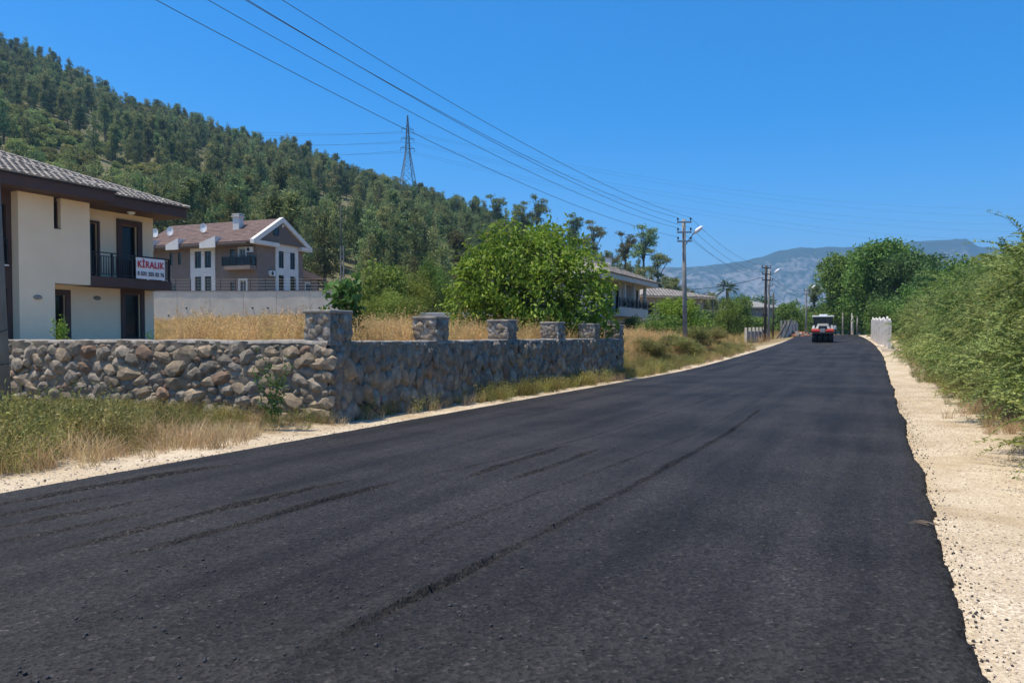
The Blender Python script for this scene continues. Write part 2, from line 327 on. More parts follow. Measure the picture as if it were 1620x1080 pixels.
SEAMS = [  # mat joints and roller edges on the new asphalt, as pixel polylines of the flat near road; lip height, width
    ([(430,1072),(620,975),(800,882),(900,828),(1000,775),(1080,730),(1150,690),(1206,648)], .030, .16),
    ([(712,769),(800,740),(912,705)], .030, .10), ([(782,773),(870,744),(962,709)], .028, .10),
    ([(45,890),(190,855),(330,818),(450,790),(572,760)], .038, .13), ([(130,903),(270,868),(400,832),(520,797),(640,764)], .034, .12),
    ([(-60,815),(150,776),(270,755),(390,735)], .040, .16), ([(-60,834),(120,798),(200,783)], .042, .14), ([(-60,853),(140,816),(265,788)], .042, .14),
    ([(-60,878),(120,842),(310,800)], .028, .16), ([(600,905),(700,845),(820,798),(960,745),(1100,690),(1178,648)], .012, .14), ([(640,765),(780,735),(950,690),(1130,630)], .010, .2)]
def seam_h(X, Y):
    Z = np.zeros_like(X)
    for pl, h, wd in SEAMS:
        q = np.array([gp(a, b_, .0) for a, b_ in pl]); n_ = len(q)
        yy = q[:,1]; o = np.argsort(yy); xi = np.interp(Y, yy[o], q[o,0]); ins = sst(yy.min()-.1, yy.min()+.9, Y)*sst(yy.max()+.2, yy.max()-1.2, Y)
        # direction of the seam: use the perpendicular distance
        sl_ = np.gradient(q[o,0], yy[o]); cs = 1/np.sqrt(1+np.interp(Y, yy[o], sl_)**2)
        dd = (X-xi)*cs+fbm(X*4, Y*4)*.05
        amp = h*(.75+.9*fbm(X*.5+3, Y*1.5))
        Z = Z+ins*amp*1.35*np.where(dd < 0, np.exp(dd/wd), np.exp(-dd/.010))-ins*amp*.95*np.exp(-np.square((dd-.022)/.016))
    return Z
def road_z(X, Y):
    c = road_c(Y); e = np.minimum(X-(RL+c), (RR+c)-X)
    Z = zr(Y)+.03*np.clip(e/.12, 0, 1)+.01*sst(.1, 2.5, e)
    near = sst(60, 30, Y)
    return Z+near*(seam_h(X, Y)+fbm(X*3, Y*3)*.006+fbm(X*16, Y*16)*.006)
def road():
    def part(ys, nx):
        us = np.concatenate([[0, .003, .008], np.linspace(.015, .985, nx), [.992, .997, 1]])
        U, Y = np.meshgrid(us, ys); c = road_c(Y)
        wob = np.where(U < .5, fbm(Y*1.1, Y*0+5)*.22+fbm(Y*7, Y*0+2)*.12, fbm(Y*.6, Y*0+8)*.16+fbm(Y*3.1, Y*0+3)*.05+fbm(Y*13, Y*0+6)*.05*sst(16, 6, Y)+fbm(Y*37, Y*0+1)*.09*sst(12, 5, Y))
        edge = np.where(U < .5, RL+c+wob, RR+c+wob); X0 = RL+(RR-RL)*U+c
        k = np.clip(np.abs(U-.5)*2, 0, 1)**8; X = X0+(edge-np.where(U < .5, RL+c, RR+c))*k
        Z = road_z(X, Y); Z = np.where((U == 0) | (U == 1), zr(Y)-.12, Z)
        return X, Y, Z
    V = []; F = []; b = 0
    for ys, nx in ((np.arange(-6, 1.8, .3), 40), (np.concatenate([np.arange(1.8, 18, .035), np.arange(18, 40.05, .12)]), 420), (np.arange(40, 132, 1.), 60)):
        X, Y, Z = part(ys, nx); ny, n2 = X.shape; i = np.arange(ny*n2).reshape(ny, n2)+b
        F.append(np.stack([i[:-1,:-1], i[:-1,1:], i[1:,1:], i[1:,:-1]], -1).reshape(-1, 4)); V.append(np.stack([X, Y, Z], -1).reshape(-1, 3)); b += ny*n2
    me = fast_mesh('asphalt_road', np.concatenate(V), np.concatenate(F)); me.polygons.foreach_set('use_smooth', [True]*len(me.polygons))
    o = meshobj('asphalt_road', me, M['asphalt']); o['kind'] = 'structure'
road()
M['dirtroad'] = mat('dirt_road', (.42, .35, .26), .95, (.32, .26, .19), 1.)
def dirt_z(X, Y): return zr(Y)+.02
ys = np.arange(131, 178, 1.5)
def dirt():
    us = np.linspace(0, 1, 8); U, Y = np.meshgrid(us, ys); c = road_c(Y); X = RL+(RR-RL)*U+c; Z = np.maximum(zr(Y)+.0, H(X, Y))+.05
    i = np.arange(X.size).reshape(X.shape); F = np.stack([i[:-1,:-1], i[:-1,1:], i[1:,1:], i[1:,:-1]], -1).reshape(-1, 4)
    o = meshobj('dirt_road', fast_mesh('dirt_road', np.stack([X, Y, Z], -1), F), M['dirtroad']); o['kind'] = 'structure'
dirt()
# ---------------------------------------------------------------- foliage builders
def unit(v): return v/np.maximum(np.linalg.norm(v, axis=-1, keepdims=True), 1e-6)
def leaves(C, D, Lh, Wd, rng, fold=.15, up=None):
    """C centres, D directions of the blades -> one folded diamond per leaf"""
    N = len(C); D = unit(D); r = rng.normal(size=(N, 3)) if up is None else up+rng.normal(size=(N, 3))*.35
    Sd = unit(np.cross(D, r)); Nn = np.cross(Sd, D); Lh = np.broadcast_to(Lh, N)[:,None]; Wd = np.broadcast_to(Wd, N)[:,None]
    V = np.stack([C-D*Lh*.5, C+Sd*Wd*.5+Nn*fold*Wd-D*Lh*.05, C+D*Lh*.5, C-Sd*Wd*.5+Nn*fold*Wd-D*Lh*.05], 1).reshape(-1, 3)
    return V, np.arange(4*N).reshape(N, 4)
def crown_mesh(name, lobes, n_tw, per, spread, Lh, Wd, seed, droop=.3, shell=.55, m=None, rough=.28):
    """twigs fill the outer shell of several lobes; each twig carries a spray of leaves"""
    rng = np.random.default_rng(seed); lobes = np.array(lobes, float); vol = lobes[:,3]*lobes[:,4]*lobes[:,5]
    k = rng.choice(len(lobes), n_tw, p=vol**.72/(vol**.72).sum()); d = unit(rng.normal(size=(n_tw, 3)))
    rr = shell+(1-shell)*rng.random(n_tw)**.7; rr *= 1+rough*(fbm(d[:,0]*2.3+k*3.1, d[:,1]*2.3+d[:,2]*1.7)*2)
    T = lobes[k,:3]+d*rr[:,None]*lobes[k,3:6]
    C = np.repeat(T, per, 0)+rng.normal(size=(n_tw*per, 3))*spread; Dv = np.repeat(d, per, 0)+rng.normal(size=(n_tw*per, 3))*.8; Dv[:,2] -= droop
    sz = rng.uniform(.65, 1.25, n_tw*per)
    return fast_mesh(name, *leaves(C, Dv, Lh*sz, Wd*sz, rng))
def trunk_mesh(name, h, r0, lobes, seed, lean=.05, start=.25):
    rng = random.Random(seed); b = MB(); top = Vector((rng.uniform(-1, 1)*lean*h, rng.uniform(-1, 1)*lean*h, h))
    pts = [Vector((0, 0, -.3))]+[top*t+Vector((rng.uniform(-1, 1), rng.uniform(-1, 1), 0))*r0*.7 for t in (.15, .35, .6, .85, 1)]
    b.tube(pts, [r0*1.35, r0, r0*.85, r0*.65, r0*.42, r0*.15], 8)
    for L in lobes:
        t = rng.uniform(start, .75); a = top*t; e = Vector(L[:3]); e = a+(e-a)*1.0; mid = (a+e)/2+Vector((rng.uniform(-1, 1), rng.uniform(-1, 1), .6))*r0
        b.tube([a, mid, e], [r0*.5, r0*.32, r0*.1], 6)
        for q in range(2):
            e2 = e+Vector((rng.uniform(-1, 1)*L[3], rng.uniform(-1, 1)*L[4], rng.uniform(-.3, 1)*L[5]))*.7; b.tube([mid, (mid+e2)/2, e2], [r0*.25, r0*.16, r0*.05], 5)
    return b.mesh(name, True)
def tree(name, label, cat, loc, crown, trunk, mc, rz=0., sc=1., group=None, mt=None):
    t = thing(name, label, cat, loc, rz, group); t.scale = (sc, sc, sc) if not hasattr(sc, '__len__') else sc
    meshobj('trunk', trunk, mt or M['bark'], t); c = meshobj('crown', crown, None, t)
    if len(crown.materials) == 0: crown.materials.append(mc)
    return t
def scatter(name, pts, rot, scl, idx, protos, label=None, cat=None):
    """one object of kind stuff: small meshes set on the vertices of a point mesh"""
    me = bpy.data.meshes.new(name); n = len(pts); me.vertices.add(n); me.vertices.foreach_set('co', np.asarray(pts, np.float32).ravel())
    for an, ty, key, dat in (('rot', 'FLOAT_VECTOR', 'vector', rot), ('scl', 'FLOAT', 'value', scl), ('idx', 'INT', 'value', idx)):
        a = me.attributes.new(an, ty, 'POINT'); a.data.foreach_set(key, np.asarray(dat, np.int32 if ty == 'INT' else np.float32).ravel())
    me.update(); o = bpy.data.objects.new(name, me); COL.objects.link(o); tag(o, label, cat, None, 'stuff')
    g = bpy.data.node_groups.new(name+'_nodes', 'GeometryNodeTree'); g.interface.new_socket('Geometry', in_out='INPUT', socket_type='NodeSocketGeometry'); g.interface.new_socket('Geometry', in_out='OUTPUT', socket_type='NodeSocketGeometry')
    N = g.nodes; L = g.links; gi = N.new('NodeGroupInput'); go = N.new('NodeGroupOutput'); ip = N.new('GeometryNodeInstanceOnPoints'); jg = N.new('GeometryNodeJoinGeometry')
    for pm in reversed(protos):
        po = bpy.data.objects.new(pm.name, pm); oi = N.new('GeometryNodeObjectInfo'); oi.inputs['Object'].default_value = po; oi.inputs['As Instance'].default_value = True
        L.new(oi.outputs['Geometry'], jg.inputs[0])
    def att(nm, ty):
        a = N.new('GeometryNodeInputNamedAttribute'); a.data_type = ty; a.inputs[0].default_value = nm; return [s for s in a.outputs if s.enabled][0]
    er = N.new('FunctionNodeEulerToRotation'); L.new(att('rot', 'FLOAT_VECTOR'), er.inputs[0])
    ip.inputs['Pick Instance'].default_value = True
    L.new(gi.outputs[0], ip.inputs['Points']); L.new(jg.outputs[0], ip.inputs['Instance']); L.new(att('idx', 'INT'), ip.inputs['Instance Index'])
    L.new(er.outputs[0], ip.inputs['Rotation']); L.new(att('scl', 'FLOAT'), ip.inputs['Scale']); L.new(ip.outputs[0], go.inputs[0])
    md = o.modifiers.new('scatter', 'NODES'); md.node_group = g; return o
# ================================================================ rubble stone wall
def stone_mesh(seed, n=2):
    import bmesh
    bm = bmesh.new(); bmesh.ops.create_icosphere(bm, subdivisions=n, radius=1.0); rg = np.random.default_rng(seed)
    o = rg.random(3)*40
    pl = [(Vector(unit(rg.normal(size=(1, 3)))[0]), rg.uniform(.54, .80)) for _ in range(17)]
    for v in bm.verts:
        p = v.co.normalized(); r = 1.0
        for nn, dd in pl:
            c = p.dot(nn)
            if c > .05: r = min(r, dd/c*1.0)
        r *= 1+.16*float(fbm(np.array(p.x*1.6+o[0]), np.array(p.y*1.6+p.z*1.3+o[1])))
        v.co = p*r
    m = bpy.data.meshes.new('stone'); bm.to_mesh(m); bm.free(); return m
STM = {k: [] for k in ('stone_grey', 'stone_tan', 'stone_rust')}
for k in STM:
    for q in range(7):
        me = stone_mesh(100*len(k)+q); me.materials.append(M[k]); STM[k].append(me)
def pack(L, Ht, ax, az, sizes, seed, tries=2600):
    """irregular rubble: fill a face with stones of falling size that touch but do not overlap"""
    rg = random.Random(seed); out = []
    for r in sizes:
        t = tries if r > .07 else tries*2
        for _ in range(t):
            rr = r*rg.uniform(.85, 1.15); u = rg.uniform(rr*.6, L-rr*.6); z = rg.uniform(.0, Ht-rr*.75/az*0-rr*.8)
            if all(((u-a)/ax)**2+((z-b)/az)**2 > ((rr+c)*.70)**2 for a, b, c in out): out.append((u, z, rr))
    return out
def stone_wall(name, label, org, ang, L, Ht, thick, ax, az, sizes, seed, weights, base):
    t = thing(name, label, 'stone wall', (*org, 0), ang)
    # core with rough mortar face (outer face on local -y)
    nx, nz = int(L/.07), 22; us = np.linspace(0, L, nx); zs = np.linspace(base-.5, Ht, nz); U, Z = np.meshgrid(us, zs)
    Yv = fbm(U*4+seed, Z*4)*.10+fbm(U*13, Z*13+seed)*.05; top = np.abs(Z-Ht) < 1e-6
    V = [np.stack([U, Yv-.042, Z+np.where(top, fbm(U*1.2, U*0+seed)*.05+fbm(U*6, U*0+seed)*.03, 0)], -1).reshape(-1, 3)]
    i = np.arange(nx*nz).reshape(nz, nx); F = [np.stack([i[:-1,:-1], i[:-1,1:], i[1:,1:], i[1:,:-1]], -1).reshape(-1, 4)]
    me = fast_mesh('mortar_core', V[0], F[0]); meshobj('mortar_core', me, M['mortar'], t)
    b = MB(); b.box(0.02, L-.02, .10, thick, base-.5, Ht-.04); b.build('wall_back', M['mortar'], t)
    cp = np.linspace(0, L, nx); ws = np.array([-.045, -.04, .12, .3, thick+.02, thick+.03]); Uc, Wc = np.meshgrid(cp, ws); hz = fbm(Uc*1.2, Uc*0+seed)*.05+fbm(Uc*6, Uc*0+seed)*.03+fbm(Uc*9, Wc*9)*.03
    Zc = Ht+hz+np.where((Wc < -.042) | (Wc > thick+.025), -.05, .02); Wc = Wc+fbm(Uc*6, Wc*3+4)*.05
    i = np.arange(Uc.size).reshape(Uc.shape); F = np.stack([i[:-1,:-1], i[:-1,1:], i[1:,1:], i[1:,:-1]], -1).reshape(-1, 4)
    meshobj('coping', fast_mesh('coping', np.stack([Uc, Wc, Zc], -1), F), M['coping'], t)
    st = pack(L, Ht-base-.05, ax, az, sizes, seed); st.sort(key=lambda s: -s[2]); rg = random.Random(seed+1); small = MB()
    for k, (u, z, r) in enumerate(st):
        key = rg.choices(list(STM), weights)[0]; me = rg.choice(STM[key])
        sc = (r*ax*1.33, r*rg.uniform(.55, .8)+.02, r*az*1.33); rot = (rg.uniform(-.25, .25), rg.choice((0, math.pi))+rg.uniform(-.35, .35), rg.uniform(-.2, .2)); loc = (u, rg.uniform(-.05, .015), z+base)
        if k < 292:
            o = bpy.data.objects.new('stone', me); link(o, t); o.location = loc; o.rotation_euler = rot; o.scale = sc
        else:
            mx = Matrix.LocRotScale(Vector(loc), __import__('mathutils').Euler(rot), Vector(sc)); small.add([mx @ v.co for v in me.vertices], [tuple(p.vertices) for p in me.polygons])
    if small.V: o = small.build('small_stones', M['stone_grey'], t); o['kind'] = 'stuff'
    return t
def pillar(parent, x, y, sx, sy, z0, z1, seed, frame_inv):
    """square wall pillar: mortar body, rough cap, stones bedded into its faces"""
    import bmesh
    bm = bmesh.new(); bmesh.ops.create_cube(bm, size=1); bmesh.ops.subdivide_edges(bm, edges=bm.edges, cuts=7, use_grid_fill=True)
    for v in bm.verts:
        c = v.co.copy(); q = c.normalized(); n = float(fbm(np.array(c.x*5+c.z*3+seed), np.array(c.y*5-c.z*2.3)))*.12+float(fbm(np.array(c.x*13+c.z*9+seed), np.array(c.y*13-c.z*7)))*.10
        v.co = Vector((c.x*sx, c.y*sy, (c.z+.5)*(z1-z0)))+q*n
    me = bpy.data.meshes.new('pillar'); bm.to_mesh(me); bm.free()
    o = meshobj('pillar', me, M['pillarrender'], parent, (x, y, z0))
    rg = random.Random(seed)
    for f in range(3):
        for k in range(16):
            r = rg.uniform(.05, .11); a = rg.uniform(-.42, .42); z = rg.uniform(.12, z1-z0-.12); m = rg.choice(STM[rg.choice(('stone_grey', 'stone_tan'))])
            s = bpy.data.objects.new('pillar_stone', m); link(s, o); s.scale = (r*1.25, r*.34, r*1.1) if f == 0 else (r*.34, r*1.25, r*1.1)
            s.location = (a*sx, -sy/2-.012, z) if f == 0 else ((sx/2+.012)*(1 if f == 1 else -1), a*sy, z); s.rotation_euler = (0, rg.uniform(0, 6) if f == 0 else 0, 0)
    b = MB(); c = .03; b.box(-sx/2-c, sx/2+c, -sy/2-c, sy/2+c, z1-z0-.02, z1-z0+.045); cap = b.build('pillar_cap', M['coping'], o, bevel=.02)
    return o
M['pillarrender'] = mat('pillar_render', (.40, .35, .29), .95, (.17, .145, .12), 5, bump=.03, bscale=16)
WT = 1.5
wl = stone_wall('stone_wall', 'grey rubble stone wall section facing the camera, running left behind the roadside weeds', (-21.0, 11.8), 0, 11.6, WT, .5, 1.5, .86, (.20, .15, .115, .085, .06, .042), 5, (5, 3.2, 1.3), -.15)
wr = stone_wall('stone_wall', 'long rubble stone wall with five square pillars running along the road edge', (-9.4, 11.8), math.pi/2, 18.8, WT-.01, .5, .92, 1.3, (.19, .155, .12, .088, .06), 9, (6, 2, .5), -.1)
# pillars: in the frame of the right wall local x = along the road, local -y = towards the road
for q, (ya, sx, top) in enumerate(((12.13, .66, 2.06), (16.0, .58, 2.03), (19.9, .58, 2.03), (23.7, .58, 2.03), (27.3, .58, 2.03), (30.3, .58, 2.03))):
    pillar(wr, ya-11.8, .27, sx, .62, WT-.06, top, 40+q, None)
rg = random.Random(77)
for k, z in enumerate((.08, .33, .56, .82, 1.06, 1.29)):
    o = bpy.data.objects.new('stone', rg.choice(STM[rg.choice(('stone_grey', 'stone_tan'))])); link(o, wr); o.location = (.03, .03, z); o.scale = (rg.uniform(.17, .24), rg.uniform(.15, .2), rg.uniform(.12, .16)); o.rotation_euler = (rg.uniform(-.2, .2), rg.uniform(-.2, .2), rg.uniform(0, 6))
b = MB(); b.tube([(.86, .0, .33), (.88, -.10, .335), (1.0, -.22, .2), (1.14, -.38, .02)], [.028, .026, .022, .018], 8); b.build('drain_pipe', M['rubber'], wr, True)
b = MB(); b.tube([(1.45+.055*math.cos(a), -.135+.0*a, .30+.055*math.sin(a)) for a in np.linspace(0, 6.28, 20)], .010, 5); b.build('paint_ring', M['signred'], wr)
# ================================================================ house building helpers
def window(parent, x0, x1, z0, z1, y, fm, gm=None, fw=.06, depth=.08, mull=(), side='y', name='window', sill=None):
    """frame bars with a pane as sub-part; the opening faces local -y (side y) or local -x (side x)"""
    f = MB(); g = MB()
    def bx(m, a, b_, c, d, e, h):
        m.box(a, b_, c, d, e, h) if side == 'y' else m.box(c, d, a, b_, e, h)
    bx(f, x0, x0+fw, y, y+depth, z0, z1); bx(f, x1-fw, x1, y, y+depth, z0, z1); bx(f, x0+fw, x1-fw, y, y+depth, z1-fw, z1); bx(f, x0+fw, x1-fw, y, y+depth, z0, z0+fw)
    for t in mull: xm = x0+(x1-x0)*t; bx(f, xm-fw*.4, xm+fw*.4, y+.002, y+depth-.002, z0+fw, z1-fw)
    o = f.build(name, fm, parent); bx(g, x0+fw, x1-fw, y+depth*.5, y+depth*.5+.012, z0+fw, z1-fw); g.build('pane', gm or M['glassdark'], o); return o
def surround(parent, x0, x1, z0, z1, y, w_, d, m, side='y', name='window_surround'):
    f = MB()
    def bx(a, b_, e, h): f.box(a, b_, y-d, y+.01, e, h) if side == 'y' else f.box(y-d, y+.01, a, b_, e, h)
    bx(x0-w_, x0, z0-w_, z1+w_); bx(x1, x1+w_, z0-w_, z1+w_); bx(x0, x1, z1, z1+w_)
    if z0 > .2: bx(x0, x1, z0-w_, z0)
    return f.build(name, m, parent)
def tiles(o, e, s, up, n, L, Sl, inside, tw, th, mname='roof_tiles', parent=None, m=None):
    """courses of curved roof tiles on a slope: o origin, e along the eave, up along the slope, n normal"""
    o, e, up, n = Vector(o), Vector(e), Vector(up), Vector(n); b = MB()
    for j in range(int(Sl/th)+1):
        for i in range(int(L/tw)+1):
            a = i*tw+(tw*.5 if j % 2 else 0); t = j*th
            if not inside(a+tw/2, t+th/2): continue
            p = lambda x, y, h: o+e*(a+x*tw)+up*(t+y*th)+n*h
            pr = ((0, .0), (.22, .045), (.72, .045), (.97, 0)); k = random.uniform(-.006, .006)
            V = [p(x, -.02, h+.045+k) for x, h in pr]+[p(x, 1.04, h+.005+k) for x, h in pr]+[p(x, -.02, h*.0+.0) for x, h in pr]
            b.add(V, [(q, q+1, q+5, q+4) for q in range(3)]+[(q+8, q+9, q+1, q) for q in range(3)])
    ob = b.build(mname, m or M['rooftile'], parent); ob['kind'] = 'stuff'; return ob
def ridge_caps(a, b_, parent, m, step=.42, r=.13):
    a, b_ = Vector(a), Vector(b_); d = b_-a; n = max(1, int(d.length/step)); u = d.normalized(); sdv = u.cross(Vector((0, 0, 1))).normalized(); up = sdv.cross(u)
    me = None
    q = u.to_track_quat('X', 'Z')
    mb = MB(); V = []
    for x, k in ((0, 1.0), (step*1.08, .82)):
        V += [(x, r*k*math.cos(t), r*k*math.sin(t)*.8-.03) for t in np.linspace(-.2, math.pi+.2, 7)]
    mb.add(V, [(i, i+1, i+8, i+7) for i in range(6)]+[tuple(range(7)), tuple(range(7, 14))[::-1]]); me = mb.mesh('ridge_tile'); me.materials.append(m)
    for k in range(n):
        o = bpy.data.objects.new('ridge_tile', me); link(o, parent); o.location = a+u*k*step; o.rotation_euler = q.to_euler()
def hip_roof(parent, x0, x1, y0, y1, z, tp, tm, tw=.30, th=.34, tile=True, caps=True, faces='fr', thick=.1):
    """hip roof over a rectangle; ridge along x (or a point)"""
    hy = (y1-y0)/2; hx = min(hy, (x1-x0)/2); zr_ = z+hx*tp if hx < hy else z+hy*tp; k = min(hx, hy)
    A, B, C_, D_ = (x0,y0,z), (x1,y0,z), (x1,y1,z), (x0,y1,z); E, F_ = (x0+k, y0+k, z+k*tp), (x1-k, y0+k, z+k*tp); G_, H_ = (x1-k, y1-k, z+k*tp), (x0+k, y1-k, z+k*tp)
    r = MB(); r.add([A, B, C_, D_, E, F_, G_, H_], [(0,1,5,4), (1,2,6,5), (2,3,7,6), (3,0,4,7), (4,5,6,7)]); ro = r.build('roof', tm, parent)
    ang = math.atan(tp); sl_ = k/math.cos(ang); c_, s_ = math.cos(ang), math.sin(ang)
    if tile:
        if 'f' in faces: tiles(A, (1,0,0), 0, (0,c_,s_), (0,-s_,c_), x1-x0, sl_, lambda a, t: t*c_ < a < (x1-x0)-t*c_, tw, th, 'roof_tiles', ro, tm)
        if 'r' in faces: tiles(B, (0,1,0), 0, (-c_,0,s_), (s_,0,c_), y1-y0, sl_, lambda a, t: t*c_ < a < (y1-y0)-t*c_, tw, th, 'roof_tiles', ro, tm)
    if caps:
        up = Vector((0, 0, .05)); ridge_caps(Vector(B)+up, Vector(F_)+up, ro, tm)
        if (x1-x0) > 2*k+.5: ridge_caps(Vector(F_)+up, Vector(E)+up, ro, tm)
        if caps == 2: ridge_caps(Vector(A)+up, Vector(E)+up, ro, tm)
    return ro
def rail(parent, pts, h, z, m, gap=.11, name='railing', post=1.0, rr=.012):
    b = MB()
    for (xa, ya), (xb, yb) in zip(pts[:-1], pts[1:]):
        a, c = Vector((xa, ya, z)), Vector((xb, yb, z)); L = (c-a).length; u = (c-a)/L
        b.bar(a+Vector((0,0,h)), c+Vector((0,0,h)), .05, .045); b.bar(a+Vector((0,0,h-.14)), c+Vector((0,0,h-.14)), .03, .03); b.bar(a+Vector((0,0,.1)), c+Vector((0,0,.1)), .03, .03)
    o = b.build(name, m, parent); bm_ = MB().box(-rr, rr, -rr, rr, .115, h-.155).mesh('baluster'); bm_.materials.append(m); pm = MB().box(-.035, .035, -.035, .035, 0, h-.023).mesh('railing_post'); pm.materials.append(m)
    for (xa, ya), (xb, yb) in zip(pts[:-1], pts[1:]):
        a, c = Vector((xa, ya, z)), Vector((xb, yb, z)); L = (c-a).length; n = int(L/gap); npst = max(1, round(L/post))
        for k in range(1, n): q = bpy.data.objects.new('baluster', bm_); link(q, o); q.location = a+(c-a)*k/n
        for k in range(npst+1): q = bpy.data.objects.new('railing_post', pm); link(q, o); q.location = a+(c-a)*k/npst
    return o
# ================================================================ cream and brown house behind the wall
hA = thing('house', 'cream and brown two storey house with tiled roof and a rental banner on its balcony', 'house', (-30.4, 25.5, 1.1), math.pi/2)
SF = 5.95
MB().wall(-13, 0, -.6, SF, 0, .25, [(-5.4,-4.35,0,2.2), (-1.55,-.75,.45,2.4), (-3.9,-2.85,3.05,5.35), (-1.68,-.88,3.05,5.45)]).build('wall', M['cream'], hA)
b = MB(); b.box(-13, 0, 8.75, 9, -.6, SF); b.box(-.25, 0, .25, 8.75, -.6, SF); b.box(-13, -12.75, .25, 8.75, -.6, SF); b.build('rear_wall', M['cream'], hA)
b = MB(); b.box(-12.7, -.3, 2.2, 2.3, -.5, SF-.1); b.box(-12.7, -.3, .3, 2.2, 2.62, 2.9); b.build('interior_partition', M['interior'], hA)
MB().box(-7.0, -5.6, -1.2, -.002, -.6, SF).build('wall_block', M['cream'], hA)
MB().wall(-5.596, -4.04, 2.6, SF, -1.16, -.002, [(-5.596, -5.28, 4.72, SF)]).build('upper_wall_block', M['cream'], hA)
b = MB(); b.box(-5.594, -5.282, -.9, -.6, 4.73, SF-.002); b.build('slit_recess', M['brown'], hA)
surround(hA, -5.55, -5.33, 4.85, 5.8, -.9, .05, .06, M['brown']); window(hA, -5.55, -5.33, 4.85, 5.8, -.93, M['darkframe'], fw=.03, depth=.05)
b = MB(); b.box(-4.036, -.02, -1.2, -.003, 2.6, 3.0); b.build('balcony_slab', M['brown'], hA, bevel=.01)
# brown bay left of the block
MB().wall(-12, -7.004, -.6, SF, -.8, -.55, [(-9.1, -7.2, 0, 2.3), (-9.1, -7.2, 3.2, 5.45)]).build('brown_wall', M['brown'], hA)
for z0, z1 in ((0, 2.3), (3.2, 5.45)): window(hA, -9.1, -7.2, z0, z1, -.68, M['darkframe'], M['glass'], .07, .08, (.5,))
b = MB(); b.box(-9.15, -7.15, -.86, -.56, 3.14, 3.197); b.build('window_sill', M['white'], hA)
rail(hA, [(-9.1, -.84), (-7.2, -.84)], .95, 3.2, M['dark'], .14, 'window_railing', 2)
# openings
window(hA, -5.4, -4.35, 0, 2.2, .12, M['darkframe'], M['glassdark'], .08, .08, (.5,), name='door')
surround(hA, -5.4, -4.35, 0, 2.2, 0, .22, .05, M['brown'])
surround(hA, -1.55, -.75, .45, 2.4, 0, .2, .07, M['brown']); window(hA, -1.55, -.75, .45, 2.4, .10, M['darkframe'], M['glass'], .07, .08)
b = MB(); n = 26; V = []; 
for i in range(n): x = -1.47+.6*i/(n-1); V += [(x, .26+.025*math.sin(i*1.9), .5), (x, .26+.025*math.sin(i*1.9+.3), 2.33)]
b.add(V, [(2*i, 2*i+2, 2*i+3, 2*i+1) for i in range(n-1)]); b.build('curtain', M['curtain'], hA, True)
surround(hA, -3.9, -2.85, 3.05, 5.35, 0, .1, .05, M['brown']); window(hA, -3.9, -2.85, 3.05, 5.35, .12, M['darkframe'], M['glassdark'], .08, .08, (.5,), name='balcony_door')
surround(hA, -1.68, -.88, 3.05, 5.45, 0, .24, .08, M['brown']); window(hA, -1.68, -.88, 3.05, 5.45, .12, M['darkframe'], M['glass'], .07, .08, name='balcony_door')
rail(hA, [(-4.0, -1.13), (-.1, -1.13), (-.1, -.02)], 1.0, 3.0, M['dark'], .115, 'balcony_railing', .98)
for x, y, z in ((-6.3, -1.2, 2.0), (-2.9, 0, 2.15)):
    b = MB(); n = 10; b.add([(x+.16*math.cos(t)*k, y-d, z+.085*math.sin(t)*k) for d, k in ((0, 1.1), (.03, 1.1), (.09, .75), (.11, .2)) for t in np.linspace(0, 2*math.pi, n, endpoint=False)],
       [(r*n+i, r*n+(i+1) % n, (r+1)*n+(i+1) % n, (r+1)*n+i) for r in range(3) for i in range(n)]+[tuple(range(3*n, 4*n))]); b.build('wall_light', M['coping'], hA, True)
b = MB(); n = 12; b.add([(-1.75+.17*k*math.cos(t), -.75+.17*k*math.sin(t), SF-d) for d, k in ((.0, 1.0), (.04, 1), (.10, .7), (.125, .2)) for t in np.linspace(0, 2*math.pi, n, endpoint=False)],
       [(r*n+i, r*n+(i+1) % n, (r+1)*n+(i+1) % n, (r+1)*n+i) for r in range(3) for i in range(n)]+[tuple(range(3*n, 4*n))]); b.build('ceiling_light', M['whiteplastic'], hA, True)
# soffits, fascias and roofs
b = MB(); b.box(-14, .6, -1.5, 9.6, SF, SF+.43); b.build('eaves', M['brown'], hA)
b = MB(); b.box(-14.6, -3.6, -2.1, -1.502, SF+.02, SF+.45); b.build('eaves_front', M['brown'], hA)
b = MB(); b.box(-14, .65, -1.56, -1.503, SF+.40, SF+.45); b.box(-14.6, -3.55, -2.16, -2.103, SF+.42, SF+.47); b.build('gutter', M['darkframe'], hA)
hip_roof(hA, -12, .68, -1.62, 9.6, SF+.45, .37, M['rooftile']); hip_roof(hA, -16, -3.5, -2.2, 9.0, SF+.47, .37, M['rooftile'])
me = bpy.data.meshes.new('added_bounce_sheet'); me.from_pydata([(-30.38, 12.4, 1.24), (-14.2, 12.4, 1.24), (-30.38, 26.6, 1.24)], [], [(0, 1, 2)]); me.materials.append(mat('bounce_sheet_pale', (.58, .50, .39), .95, (.46, .39, .30), 1.5)); o = bpy.data.objects.new('added_bounce_sheet', me); COL.objects.link(o); o['kind'] = 'structure'  # unseen pale sheet, added to bounce warm sunlight onto the shaded cream front
